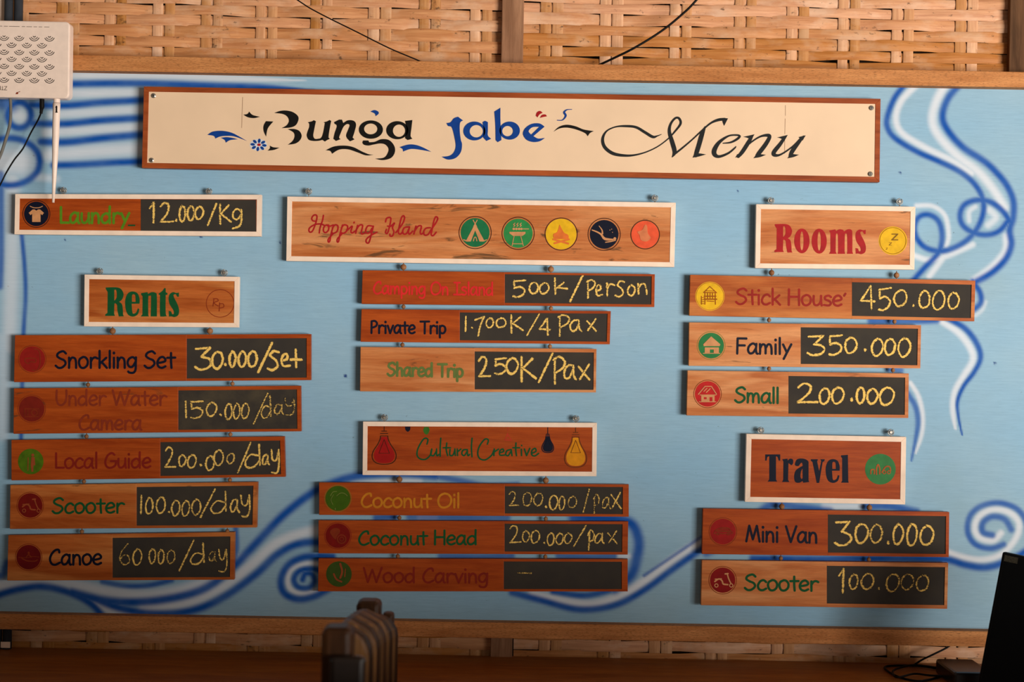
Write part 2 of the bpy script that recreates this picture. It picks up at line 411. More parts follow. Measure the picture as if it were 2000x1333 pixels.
# ---------------------------------------------------------------- materials
M_trim = wood('pale_planed_wood', (224,154,94), (188,118,64), 3, fine=1.6, rough=0.6, speck=0.55)
M_post = wood('grey_brown_post_wood', (182,134,100), (140,98,70), 5, axis='z', rough=0.7)
M_postdark = wood('dark_post_wood', (120,84,56), (80,54,34), 6, axis='z', rough=0.7)
M_frame_red = wood('red_brown_frame_wood', (182,90,44), (140,62,26), 8)
M_cream_edge = wood('cream_painted_wood', (250,224,202), (242,212,186), 9, rough=0.6, fine=0.7)
M_cream_edge = plain('cream_painted_strip', (255,228,204), 0.6, 0.1, 0.07, 30)
M_desk = wood('varnished_desk_wood', (205,130,56), (168,98,38), 12, rough=0.4)
M_floor = wood('floor_planks', (120,92,68), (90,66,46), 14, rough=0.7)
M_bead = wood('brown_bead_wood', (184,130,88), (132,84,50), 15, rough=0.4)
M_steel = plain('dull_steel', (176,168,156), 0.35, 0.5, 0.3, 200, 0.6)
M_screw = plain('screw_slot_dark', (40,36,32), 0.5, 0.3)
M_black = plain('black_paint', (24,22,20), 0.5)
M_navy = plain('navy_paint', (18,22,40), 0.5)
M_blue = plain('blue_paint', (18,66,146), 0.5)
M_red = plain('red_paint', (176,30,34), 0.5)
M_char = plain('charcoal_ink', (38,40,40), 0.5)
M_dkgreen = plain('dark_green_paint', (20,84,44), 0.5)
M_green = plain('green_paint', (50,140,72), 0.5)
M_olive = plain('leaf_green_paint', (84,118,20), 0.5, var=0.25)
M_yellow = plain('yellow_paint', (240,186,30), 0.5)
M_orange = plain('orange_red_paint', (240,92,56), 0.5)
M_darkred = plain('dark_red_paint', (140,28,28), 0.5)
M_outline = plain('burnt_brown_line', (70,32,18), 0.6)
M_whiteh = plain('pale_halo_paint', (222,222,224), 0.6)
M_cord = plain('black_rubber_cord', (18,16,15), 0.45)
M_greycord = plain('grey_cable', (120,116,108), 0.5)
M_plastic = plain('warm_white_plastic', (250,226,208), 0.35, 0.4, 0.04)
M_vent = plain('vent_shadow_grey', (62,54,50), 0.7)
M_laptop = plain('matte_black_plastic', (14,15,16), 0.45)
M_sticker = plain('grey_sticker', (66,62,50), 0.5, var=0.4, scale=300)
M_pipe = plain('blue_grey_pipe', (62,66,72), 0.5)

# weave
def bamboo(name, base, dark, mold=0.0, axis='x'):
    m, nt, b = newmat(name, 0.55, 0.25); g = N(nt)
    oi = g.n('ShaderNodeObjectInfo')
    tc = g.n('ShaderNodeTexCoord'); vm = g.n('ShaderNodeVectorMath', operation='ADD')
    g.l(tc.outputs['Object'], vm.inputs[0])
    cx = g.n('ShaderNodeCombineXYZ'); g.l(g.math('MULTIPLY', oi.outputs['Random'], 37.0), cx.inputs[0]); g.l(g.math('MULTIPLY', oi.outputs['Random'], 11.0), cx.inputs[2])
    g.l(cx.outputs[0], vm.inputs[1])
    mp = g.n('ShaderNodeMapping'); g.l(vm.outputs[0], mp.inputs[0]); mp.inputs['Scale'].default_value = (3, 10, 60) if axis == 'x' else (60, 10, 3)
    n1 = g.noise(mp.outputs[0], 3.0, 5, 0.65, 0.4)
    col = g.mix(g.ramp(n1, 0.3, 0.72), lin(base), lin(dark))
    mp2 = g.n('ShaderNodeMapping'); g.l(vm.outputs[0], mp2.inputs[0]); mp2.inputs['Scale'].default_value = (5, 5, 9)
    n2 = g.noise(mp2.outputs[0], 2.0, 4, 0.6)
    col = g.mix(g.ramp(n2, 0.5, 0.68, 0, 0.55), col, lin((226,186,150)))
    n3 = g.noise(mp2.outputs[0], 9.0, 5, 0.7)
    col = g.mix(g.ramp(n3, 0.62-0.1*mold, 0.7-0.06*mold, 0, 0.75), col, lin((64,44,26)))
    h = g.n('ShaderNodeHueSaturation'); g.l(col, h.inputs['Color'])
    g.l(g.ramp(oi.outputs['Random'], 0, 1, 0.78, 1.18), h.inputs['Value']); g.l(g.ramp(oi.outputs['Random'], 0, 1, 1.1, 0.85), h.inputs['Saturation'])
    g.l(h.outputs[0], b.inputs['Base Color']); g.bump(n1, b, 0.3, 0.001)
    return m
M_bam_h = bamboo('bamboo_strip_warm', (224,158,100), (186,116,62))
M_bam_v = bamboo('bamboo_upright_warm', (222,162,106), (186,122,70), 0.0, 'z')
M_bam_vm = bamboo('bamboo_upright_spotted', (222,162,106), (176,112,64), 1.0, 'z')
M_back = plain('dark_backing', (40,28,18), 0.9)

# mural
m_mural, nt, b = newmat('airbrushed_blue_plywood', 0.65, 0.1); g = N(nt)
at = g.n('ShaderNodeVertexColor'); at.layer_name = 'mural'
sp = g.n('ShaderNodeSeparateColor'); g.l(at.outputs['Color'], sp.inputs[0])
grain = g.noise(g.coord((1.6, 1, 26)), 9, 4, 0.65)
blot = g.noise(g.coord((1, 1, 1.4)), 3.0, 3, 0.5)
base = g.mix(g.ramp(blot, 0.35, 0.7), lin((146,188,214)), lin((158,190,206)))
base = g.mix(g.ramp(grain, 0.3, 0.75, 0, 0.5), base, lin((128,164,188)))
fineg = g.noise(g.coord((2.5, 1, 60)), 12, 3, 0.7)
base = g.mix(g.ramp(fineg, 0.5, 0.8, 0, 0.4), base, lin((112,142,160)))
stain = g.noise(g.coord((1, 1, 1.2), (7, 0, 2)), 1.7, 4, 0.6)
base = g.mix(g.ramp(stain, 0.56, 0.74, 0, 0.55), base, lin((140,170,178)))
spk = g.noise(g.coord((1, 1, 1.3)), 75, 2, 0.5)
msk = g.noise(g.coord((1, 1, 1)), 2.3, 2, 0.5)
base = g.mix(g.math('MULTIPLY', g.ramp(spk, 0.72, 0.76, 0, 0.7), g.ramp(msk, 0.5, 0.6)), base, lin((90,104,112)))
wj = g.math('MULTIPLY', sp.outputs[1], g.ramp(grain, 0.2, 0.8, 1.0, 0.86))
c1 = g.mix(wj, base, lin((224,228,234)))
bj = g.math('MULTIPLY', sp.outputs[0], g.ramp(g.noise(g.coord((1, 1, 1), (3, 0, 1)), 9, 3, 0.6), 0.3, 0.6, 0.84, 1.0))
c2 = g.mix(bj, c1, lin((10,80,168)))
c3 = g.mix(sp.outputs[2], c2, lin((22,54,120)))
g.l(c3, b.inputs['Base Color']); g.bump(grain, b, 0.2, 0.0008)

# chalkboard and chalk
BOARDC = lin((56,51,46))
def chalkboard(name, smear):
    m, nt, b = newmat(name, 0.75, 0.15); g = N(nt)
    n = g.noise(g.coord((1, 1, 1)), 14, 4, 0.6)
    c = g.mix(g.ramp(n, 0.42, 0.85, 0, smear), BOARDC, lin((150,130,86)))
    g.l(c, b.inputs['Base Color']); return m
M_board = chalkboard('clean_chalkboard', 0.06)
M_board2 = chalkboard('smeared_chalkboard', 0.2)
m_chalk, nt, b = newmat('yellow_chalk', 0.9, 0.05); g = N(nt)
uvn = g.n('ShaderNodeUVMap'); uvn.uv_map = 'UVMap'
su = g.n('ShaderNodeSeparateXYZ'); g.l(uvn.outputs[0], su.inputs[0])
edge = g.math('POWER', g.math('ABSOLUTE', su.outputs[1]), 2.5)
fd = g.n('ShaderNodeAttribute'); fd.attribute_name = 'fade'
gr = g.noise(g.coord((1, 1, 1)), 480, 3, 0.7)
gr2 = g.noise(g.coord((1, 1, 2.2)), 120, 2, 0.5)
s1 = g.math('ADD', g.math('MULTIPLY', gr, 0.75), g.math('MULTIPLY', gr2, 0.45))
s2 = g.math('SUBTRACT', s1, g.math('MULTIPLY', edge, 0.30))
s3 = g.math('ADD', s2, g.math('MULTIPLY', g.math('SUBTRACT', fd.outputs['Fac'], 1.0), 0.26))
mask = g.ramp(s3, 0.44, 0.58)
g.l(g.mix(mask, BOARDC, lin((248,204,108))), b.inputs['Base Color'])

# ---------------------------------------------------------------- setting
YW = 0.058                                   # plane of the weave
XL, XR = -420, 2420                          # how far the wall is built, in pixels at the wall
# floor and roof
mb = MB(); mb.box((-6, -7.5, ZF-0.1), (6, 0.5, ZF)); struct(mb.build('floor', M_floor), 'brown plank floor')
mb = MB(); mb.box((-4, -4.2, 1.25), (4, 0.5, 1.31)); struct(mb.build('ceiling', M_postdark), 'wooden roof above the wall')

# unseen box added to keep low light off the lower wall and desk
mb = MB(); mb.box((-2.6, -1.9, ZF+0.0), (2.08, -1.7, -0.44)); blocker = mb.build('light_blocker', M_floor, bevel=0.004); tag(blocker, 'plain wooden box added in front of the desk to block low light, below the view', 'counter')

# the wall: dark backing with a few slits of daylight, then the woven bamboo strips
def slit(x0, x1, y0, y1): return [P(x0, y0, 0.085), P(x1, y0, 0.085), P(x1, y1, 0.085), P(x0, y1, 0.085)]
slits = [slit(1026, 1056, 1251.5, 1254), slit(1102, 1136, 1252.5, 1254.5), slit(1028, 1055, 1274.3, 1276), slit(931, 935, 1252, 1256), slit(875, 915, -3, 0.8)]
zl, zt = ZF, 1.25
outer = [Vector((-1.75, 0.085, zl)), Vector((1.75, 0.085, zl)), Vector((1.75, 0.085, zt)), Vector((-1.75, 0.085, zt))]
loops = [[Vector((p.x, p.z, 0)) for p in L] for L in [outer]+slits]
allp = [p for L in [outer]+slits for p in L]
wall = MB(); wall.add([tuple(p) for p in allp], [tuple(t) for t in geometry.tessellate_polygon(loops)])
WB = struct(wall.build('wall_back', M_back), 'woven bamboo wall behind the blue board'); WLOC[WB.name] = (0, 0, 0)

ox0 = P(0, 300).x; pxm = 0.0012
def strip_mesh(x0, x1, z, hw, overs, wob, th=0.0016):
    """horizontal strip weaving in front of or behind the uprights; overs = list of (x, over?)"""
    rnd = random.Random(int((x0+z)*1e5)); n = max(8, int((x1-x0)/0.022)); vs = []; fs = []
    ph = rnd.uniform(0, 6); tw = rnd.uniform(0.94, 1.04)
    keys = sorted(overs)
    def depth(x):
        # interpolate between the uprights
        if not keys: return 0
        if x <= keys[0][0]: return keys[0][1]
        if x >= keys[-1][0]: return keys[-1][1]
        for (a, va), (b_, vb) in zip(keys, keys[1:]):
            if a <= x <= b_:
                t = (x-a)/(b_-a); t = min(1, max(0, (t-0.22)/0.56)); t = t*t*(3-2*t)
                return va+(vb-va)*t
    for i in range(n+1):
        x = x0+(x1-x0)*i/n; y = YW-0.0045*depth(x)
        dz = wob*math.sin(x*9+ph)+wob*0.7*math.sin(x*23+ph*2); h = hw*(1+0.09*math.sin(x*11+ph*3)+0.06*math.sin(x*37+ph))*tw
        vs += [(x, y+th*0.6, z+dz-h), (x, y-th*0.3, z+dz-h*0.8), (x, y-th, z+dz), (x, y-th*0.3, z+dz+h*0.8), (x, y+th*0.6, z+dz+h)]
    for i in range(n):
        for k in range(4):
            a = i*5+k; fs.append((a, a+5, a+6, a+1))
    return vs, fs
def upright_mesh(x, z0, z1, hw, seed):
    rnd = random.Random(seed); n = 14; vs = []; fs = []; ph = rnd.uniform(0, 6)
    for i in range(n+1):
        z = z0+(z1-z0)*i/n; dx = 0.0008*math.sin(z*12+ph)
        vs += [(x+dx-hw, YW+0.0008, z), (x+dx-hw*.8, YW-0.0002, z), (x+dx, YW-0.0008, z), (x+dx+hw*.8, YW-0.0002, z), (x+dx+hw, YW+0.0008, z)]
    for i in range(n):
        for k in range(4):
            a = i*5+k; fs.append((a, a+1, a+6, a+5))
    return vs, fs
pairs_top = [(-60,1),(33,0),(133,1),(225,0),(320,1),(413,0),(520,1),(627,0),(742,1),(840,0),(940,1)]
pairs_topR = [(1077,0),(1195,1),(1330,0),(1456,1),(1558,0),(1658,1),(1763,0),(1888,1),(2000,0),(2110,1),(2220,0)]
rows_y_L = lambda k: 112-10-21.3*k
SPOT = {225, 413, 840}
def weave(pairs, xa, xb, yref, zlo, zhi, xpix):
    """pairs (pixel x at image row yref, parity)"""
    ups = [(P(px, yref, YW).x, par) for px, par in pairs]
    for (px, par), (x, _) in zip(pairs, ups):
        for sgn in (-1, 1):
            hw = 0.0123+0.001*math.sin(px)
            mb = MB(); mb.add(*upright_mesh(x+sgn*0.0143, zlo, zhi, hw, px*sgn))
            mb.build('bamboo_upright', M_bam_vm if (px in SPOT and sgn > 0) else M_bam_v, WB, smooth=True)
    z = zlo+0.005; k = 0
    while z < zhi:
        hw = 0.0130+0.0007*math.sin(k*2.7)
        overs = [(x, 1 if (par+k) % 2 else -1) for x, par in ups]
        mb = MB(); mb.add(*strip_mesh(xa, xb, z+0.0125, hw, overs, 0.0008)); mb.build('bamboo_strip', M_bam_h, WB, smooth=True)
        z += 0.0257; k += 1
ztrim = P(500, 112, 0).z
xmid = P(1000, 60, YW).x
weave(pairs_top, P(46, 60, YW).x-0.0, xmid-0.018, 60, ztrim-0.025, 1.22, None)
weave(pairs_topR, xmid+0.018, P(2400, 60, YW).x, 60, ztrim-0.030, 1.22, None)
bot = [(px*1.0, p) for px, p in [(-160,0),(-60,1),(83,0),(190,1),(300,0),(400,1),(505,0),(610,1),(720,0),(838,1),(940,0)]]
botR = [(1075,1),(1190,0),(1290,1),(1400,0),(1530,1),(1650,0),(1755,1),(1870,0),(1990,1),(2110,0),(2220,1)]
weave(bot, P(-420, 1260, YW).x, P(974, 1260, YW).x, 1260, ZD-0.12, ZD+0.075, None)
weave(botR, P(1003, 1260, YW).x, P(2400, 1260, YW).x, 1260, ZD-0.12, ZD+0.075, None)
# a shaded ledge right on top of each trim is left to real light

# posts
def hbox(x0, x1, z0, z1, yf, yb):
    mb = MB(); mb.box((x0, yf, z0), (x1, yb, z1)); return mb
pc = P(1001, 60, 0.012).x
struct(hbox(pc-0.026, pc+0.026, ZF, 1.25, 0.034, 0.051).build('trim_3', M_post, bevel=0.002), 'grey-brown wooden post in the middle of the wall')
pr = P(2000, 60, 0.012).x
struct(hbox(pr-0.026, pr+0.03, ZF, 1.25, 0.034, 0.051).build('trim_4', M_postdark, bevel=0.002), 'dark post at the right end of the bamboo panel')
pl = P(-20, 60, 0.012).x
struct(hbox(pl-0.03, pl+0.03, ZF, 1.25, 0.036, 0.051).build('trim_5', M_cream_edge, bevel=0.002), 'pale post at the left edge behind the router')
# horizontal trims
za, zb = P(1000, 122.5, -0.03).z, P(1000, 153, -0.03).z
struct(hbox(-1.6, 1.6, zb, za, -0.030, 0.009).build('trim_1', M_trim, bevel=0.0015), 'planed wooden rail above the blue board')
zc, zd_ = P(1000, 1217.5, -0.03).z, P(1000, 1248, -0.03).z
struct(hbox(-1.6, 1.6, zd_, zc, -0.030, 0.009).build('trim_2', M_trim, bevel=0.0015), 'planed wooden rail below the blue board')

# ---------------------------------------------------------------- mural board
step = 3.0
gx = np.arange(-260, 2261, step); gy = np.arange(100, 1255, step)
X, Y = np.meshgrid(gx, gy)
Bm = np.zeros_like(X); Wm = np.zeros_like(X); Dm = np.zeros_like(X)
def spray(M, pts, wd=None, strength=1.0, soft=0.55):
    if wd is not None: pts = [(p[0], p[1], wd) for p in pts]
    q = cr(pts, 8); mx = max(p[2] for p in q)*1.6+4
    x0, x1 = min(p[0] for p in q)-mx, max(p[0] for p in q)+mx; y0, y1 = min(p[1] for p in q)-mx, max(p[1] for p in q)+mx
    ix = np.where((gx >= x0) & (gx <= x1))[0]; iy = np.where((gy >= y0) & (gy <= y1))[0]
    if len(ix) == 0 or len(iy) == 0: return
    sl = (slice(iy[0], iy[-1]+1), slice(ix[0], ix[-1]+1)); xs, ys = X[sl], Y[sl]
    best = np.zeros_like(xs)
    for a, b_ in zip(q, q[1:]):
        dx, dy = b_[0]-a[0], b_[1]-a[1]; L2 = dx*dx+dy*dy+1e-9
        t = np.clip(((xs-a[0])*dx+(ys-a[1])*dy)/L2, 0, 1)
        d = np.hypot(xs-a[0]-t*dx, ys-a[1]-t*dy); wv = (a[2]+(b_[2]-a[2])*t)/2
        r = np.clip((d-wv*(1-soft))/(wv*2*soft+0.5), 0, 1)
        best = np.maximum(best, 1-r*r*(3-2*r))
    M[sl] = np.maximum(M[sl], best*strength)
B = lambda pts, wd=None, s=1.0, soft=0.75: spray(Bm, pts, wd, s, soft)
Wh = lambda pts, wd=None, s=0.85, soft=0.85: spray(Wm, pts, wd, s, soft)
# bands and rings at the upper left
B([(100,165,13),(200,163,13),(280,163,13),(400,167,13),(520,171,11),(625,177,1)])
B([(60,205),(130,206),(200,200),(290,195)], 13); B([(60,241),(130,242),(200,235),(290,230)], 13)
B([(80,277),(130,278),(200,270),(290,262)], 14); B([(105,323),(150,322),(220,318),(290,315)], 13)
Wh([(60,147,14),(200,147,14),(330,148,14),(450,153,12),(600,158,1)], None, .75); Wh([(80,184),(290,180)], 16, .75); Wh([(100,224),(290,213)], 15, .7)
Wh([(90,259),(290,247)], 16, .75); Wh([(95,303),(180,296),(290,290)], 24, .75); Wh([(70,345),(110,350)], 14, .5)
B([(38+23*math.cos(a), 225+25*math.sin(a)) for a in np.linspace(0, 2*PI, 14)], 13); Wh([(36,224),(40,227)], 26, .8)
B([(18+60*math.cos(a), 316+46*math.sin(a)) for a in np.linspace(0, 2*PI, 18)], 13); Wh([(0,316),(40,316)], 50, .8)
B([(0,200),(20,205)], 30, .8); B([(2,340),(2,420),(2,500),(0,560)], 12, .8); Wh([(24,350),(24,450),(22,560),(18,680)], 26, .6)
B([(42,455),(48,520),(50,580),(46,650),(43,760),(41,860),(40,930)], 8, .9)
Wh([(8,660),(8,760),(5,850)], 22, .4)
# waves at the lower left
B([(-60,1190),(0,1162),(50,1149),(90,1147),(140,1160),(180,1182),(205,1212)], 14)
B([(-60,1110),(0,1125),(10,1110),(14,1100)], 14, .8)
B([(140,1158),(200,1173),(260,1177),(330,1170),(400,1150),(455,1108),(500,1062),(550,1010),(600,970),(640,948),(700,930),(780,925),(850,930)], 16)
B([(180,1168),(240,1190),(310,1200),(380,1192),(440,1165),(500,1122),(540,1085),(580,1064),(625,1060),(680,1068)], 15)
B([(460,1030),(462,1070),(455,1110)], 10, .8)
B([(200,1137),(245,1145),(290,1144),(335,1134)], 10, .9)
Wh([(-40,1150),(30,1140),(90,1133),(160,1145),(220,1158),(300,1162),(380,1145),(440,1110)], 20, .75)
Wh([(190,1182),(225,1197),(260,1203)], 16, .7); Wh([(280,1188),(360,1180),(430,1150),(490,1105),(540,1062),(600,1040),(640,1036)], 18, .8)
Wh([(420,1080),(500,1090),(560,1050)], 14, .3)
B([(640,1092),(600,1088),(566,1102),(549,1130),(554,1158),(580,1171),(610,1167),(640,1152)], 14)
B([(640,1120),(610,1112),(585,1116),(574,1132),(582,1147),(602,1149),(614,1137),(609,1122),(596,1122),(591,1133)], 11)
Wh([(640,1104),(600,1101),(570,1112),(562,1132),(568,1152),(590,1160),(620,1154)], 9, .85)
# waves behind the centre signs
B([(850,930),(900,940),(950,950),(1010,948)], 12, .8)
B([(735,1012),(770,1010)], 14, .9); B([(800,1011),(880,1012),(960,1012),(990,1012)], 14, .8); B([(1120,1013),(1180,1014),(1230,1022),(1247,1055),(1244,1090),(1232,1125),(1200,1150)], 20)
B([(622,1086),(650,1088)], 12); B([(860,1087),(930,1088),(1000,1087)], 11, .8); B([(1090,1087),(1150,1088),(1200,1087)], 10, .8)
Wh([(690,945),(780,940),(820,940)], 10, .6); Wh([(820,1011),(850,1011)], 10, .7); Wh([(1210,1087),(1228,1087)], 10, .7)
B([(1000,1158),(1060,1174),(1130,1191),(1200,1183),(1260,1152),(1320,1108),(1390,1060)], 13); B([(1080,1156),(1140,1164),(1190,1154)], 12)
Wh([(1040,1160),(1100,1174),(1160,1180),(1220,1160),(1270,1128),(1320,1090),(1390,1045)], 15, .85)
B([(1258,1125),(1310,1090),(1372,1048)], 6, .8)
B([(1380,1080),(1440,1050),(1500,990),(1560,992),(1620,1000)], 16, .9); B([(1690,990),(1740,990),(1790,1000)], 14, .9); Wh([(1610,990),(1680,990)], 12, .7)
B([(1470,1092),(1600,1093),(1700,1092),(1790,1092),(1850,1094),(1885,1104),(1925,1109),(1965,1098),(2000,1080),(2040,1050)], 14)
Wh([(1830,1070),(1870,1086),(1915,1094),(1955,1084),(1984,1052),(1990,1022),(1970,1001),(1938,996),(1912,1010),(1904,1034),(1916,1052),(1940,1056),(1955,1042)], 11, .9)
B([(2010,1060),(2004,1020),(1985,994),(1950,983),(1915,990),(1894,1010),(1890,1040),(1905,1064),(1935,1072),(1960,1064)], 11, .9)
B([(1975,1035),(1962,1015),(1938,1010),(1920,1022),(1920,1040),(1938,1046)], 12, .9)
# ribbons at the right
B([(1772,160),(1748,190),(1734,225),(1733,248),(1748,270),(1790,296),(1835,316),(1872,334),(1900,356),(1917,382),(1921,412),(1908,447),(1882,474),(1845,490),(1812,486),(1792,468),(1786,444),(1795,424),(1815,420),(1834,434),(1840,465),(1832,495),(1805,524),(1780,552)], 11)
B([(1972,432),(1958,412),(1935,395),(1908,391),(1884,400),(1875,420),(1881,441),(1902,455),(1928,459),(1952,451),(1970,430)], 11)
B([(1880,160),(1853,190),(1841,225),(1850,253),(1880,287),(1922,315),(1946,337),(1966,362),(1979,392),(1979,425),(1972,450),(1975,478),(1964,506),(1938,532),(1900,554)], [None][0] or 13)
B([(1900,550),(1914,572),(1915,592),(1900,606)], 11); B([(1700,628),(1780,628),(1830,626)], 12, .9); B([(1735,722),(1760,724)], 10, .8)
B([(1850,622,10),(1885,642,11),(1908,672,11),(1915,700,10),(1902,728,9),(1882,755,8),(1870,785,7),(1872,815,5),(1879,850,3)])
Wh([(1838,628,10),(1872,650,12),(1895,680,12),(1900,705,12),(1882,735,11),(1865,765,10),(1861,800,10),(1866,838,4)])
B([(1772,768,10),(1788,795,10),(1793,825,10),(1788,860,7),(1780,900,4)], None, .85); Wh([(1778,748,7),(1794,775,8),(1802,812,8),(1800,850,7),(1788,885,4)])
Wh([(1795,162),(1762,195),(1750,230),(1762,260),(1810,290),(1860,314),(1898,338)], 11); Wh([(1848,162),(1828,200),(1821,235),(1833,265),(1868,303),(1910,335),(1940,370),(1962,405)], 15)
Wh([(1790,402),(1822,403),(1846,422),(1853,460),(1848,480)], 8, .8); Wh([(1782,498),(1815,508),(1850,500),(1900,478)], 10, .8); Wh([(1845,500),(1815,540)], 10, .8)
Wh([(1966,462),(1964,490),(1940,520),(1903,548)], 13, .85); Wh([(1893,432),(1893,414),(1905,404)], 8, .7); Wh([(1932,410),(1945,425),(1930,440)], 12, .7)
Wh([(1925,590),(1918,606),(1905,616)], 7, .5)
# little holes and nicks
for hx, hy, r in ((675,735,3.2),(547,474,2.2),(1758,338,2),(1943,710,2.2),(1441,374,1.8),(127,468,1.8),(392,462,2.5)): spray(Dm, [(hx-.5,hy,r*1.6),(hx+.5,hy,r*1.6)], None, 1, .3)
nxg, nyg = len(gx), len(gy)
V = np.zeros((nyg, nxg, 3)); d_y = FPX
cosr, sinr = math.cos(ROLL), math.sin(ROLL)
U = (X-1000)/FPX*DIST; Vv = (666.5-Y)/FPX*DIST
V[..., 0] = U*cosr-Vv*sinr; V[..., 1] = 0; V[..., 2] = U*sinr+Vv*cosr
# clip the top and bottom rows to the rails (world-horizontal edges)
V[..., 2] = np.clip(V[..., 2], zc-0.006, zb+0.006)
idx = np.arange(nxg*nyg).reshape(nyg, nxg)
F = np.stack([idx[:-1, :-1], idx[1:, :-1], idx[1:, 1:], idx[:-1, 1:]], -1).reshape(-1, 4)
me = bpy.data.meshes.new('painted_surface')
me.vertices.add(nxg*nyg); me.vertices.foreach_set('co', V.reshape(-1).astype(np.float32))
me.loops.add(F.size); me.loops.foreach_set('vertex_index', F.reshape(-1).astype(np.int32))
me.polygons.add(len(F)); me.polygons.foreach_set('loop_start', (np.arange(len(F))*4).astype(np.int32)); me.polygons.foreach_set('loop_total', np.full(len(F), 4, np.int32))
me.update(calc_edges=True)
ca = me.color_attributes.new('mural', 'FLOAT_COLOR', 'POINT')
ca.data.foreach_set('color', np.stack([Bm, Wm, Dm, np.ones_like(X)], -1).reshape(-1).astype(np.float32))
me.materials.append(m_mural)
root = thing('mural_board', 'large light blue plywood board airbrushed with blue and white swirls, fixed behind all the signs', 'mural', (0, 0.004, 0))
surf = bpy.data.objects.new('painted_surface', me); C.objects.link(surf); surf.parent = root; surf.location = (0, -0.004, 0)
mb = MB(); mb.box((-1.5, 0.0008, zc-0.005), (1.5, 0.009, zb+0.005)); mb.build('plywood_sheet', M_trim, root)

# ---------------------------------------------------------------- signs
def lerp(a, b, t): return (a[0]+(b[0]-a[0])*t, a[1]+(b[1]-a[1])*t)
def inset(q, l, t, r, b_):
    """shrink the quad TL TR BR BL by pixel margins"""
    TL, TR, BR, BL = q
    wd = math.dist(TL, TR); ht = math.dist(TL, BL)
    def at(u, v): return lerp(lerp(TL, TR, u), lerp(BL, BR, u), v)
    u0, u1, v0, v1 = l/wd, 1-r/wd, t/ht, 1-b_/ht
    return [at(u0, v0), at(u1, v0), at(u1, v1), at(u0, v1)]
def split(q, x):
    """vertical cut of the quad at pixel x: left quad, right quad"""
    TL, TR, BR, BL = q; t = (x-TL[0])/(TR[0]-TL[0]); t2 = (x-BL[0])/(BR[0]-BL[0])
    T, B2 = lerp(TL, TR, t), lerp(BL, BR, t2)
    return [TL, T, B2, BL], [T, TR, BR, B2]
def centre(q, y): return P(sum(p[0] for p in q)/4, sum(p[1] for p in q)/4, y)
def rim(q, inner):
    a, b_ = q, inner
    return [[a[0], a[1], b_[1], b_[0]], [b_[1], a[1], a[2], b_[2]], [b_[3], b_[2], a[2], a[3]], [a[0], b_[0], b_[3], a[3]]]
YB = -0.009; YF = -0.024       # back and front of the hanging signs
def beads(root, pts, r, y=-0.017, name='bead'):
    for x, yy in pts:
        c = P(x, yy, y); mb = MB(); mb.ball(c, r*pxm, 12, 8)
        mb.tube([c+Vector((0, 0, -r*pxm*1.2)), c+Vector((0, 0, r*pxm*1.45))], 0.0012, 6)
        mb.build(name, M_bead, root, smooth=True)
def hooks(root, pts):
    for x, yy in pts:
        c = P(x, yy, -0.015); mb = MB()
        R = 0.0068
        mb.tube([c+Vector((R*math.sin(a), 0, R*math.cos(a))) for a in np.linspace(0.5, 2*PI+0.2, 16)], 0.0012, 7)
        mb.tube([c+Vector((0, 0, -R)), c+Vector((0.001, 0, -R-0.007))], 0.0012, 7)
        e = sub(mb.build('eye_hook', M_steel, root, smooth=True), root)
        mb = MB(); mb.tube([c+Vector((0, 0.010, 0)), c+Vector((0, -0.001, 0)), c+Vector((0, -0.0025, 0))], [0.0025, 0.0048, 0.003], 12)
        s_ = sub(mb.build('screw_head', M_steel, e, smooth=False), root)
def sign_row(label, q, cx, chq, mat, group, bd=(), br=4.5, board=M_board):
    """a plank with a name at the left and a sunken chalkboard at the right. cx: left edge of the chalkboard, chq: (top, right, bottom) margins"""
    root = thing('menu_sign', label, 'sign', centre(q, YF), group)
    left, right = split(q, cx)
    mb = MB(); mb.quadbox(left, YF, YB); mb.build('plank', mat, root, bevel=0.001)
    t, r, b_ = chq
    inner = inset(right, 0, t, r, b_)
    rm = rim(right, inner)
    mb = MB()
    for k in (0, 2): mb.quadbox(rm[k], YF+0.0003, YB)
    mb.quadbox(rm[1], YF+0.0003, YB)
    mb.build('edge_strip', mat, root)
    mb = MB(); mb.quadbox(inner, YF+0.0022, YB+0.001); mb.build('chalkboard', board, root)
    beads(root, bd, br)
    return root, inner
def header(name, label, q, mat, margin=9, hk=(), fm=None, yf=YF, cat='sign', group='painted header signs'):
    root = thing(name, label, cat, centre(q, yf), group)
    inner = inset(q, margin, margin, margin, margin)
    mb = MB(); mb.quadbox(inner, yf+0.0012, YB); mb.build('panel', mat, root)
    for s in rim(q, inner):
        mb = MB(); mb.quadbox(s, yf, YB-0.0); mb.build('frame_strip', fm or M_cream_edge, root, bevel=0.0006)
    hooks(root, hk)
    return root
YP = YF-0.00025                # paint on the planks
YH = YF+0.0012-0.00025         # paint on header panels
YC = YF+0.0022-0.0002          # chalk on the sunken boards
def chalk_on(root, items, wd=4.2, fade=1.0):
    p = Paint(YC, True); chalk(p, items, wd, fade); return p.build('chalk_writing', m_chalk, root)
def words(root, mat, specs, wd, y=YP):
    p = Paint(y)
    for s, x0, x1, yb, cap, *r in specs: lettering(p, s, x0, x1, yb, cap, wd, *(r or []))
    p.build('lettering', mat, root)

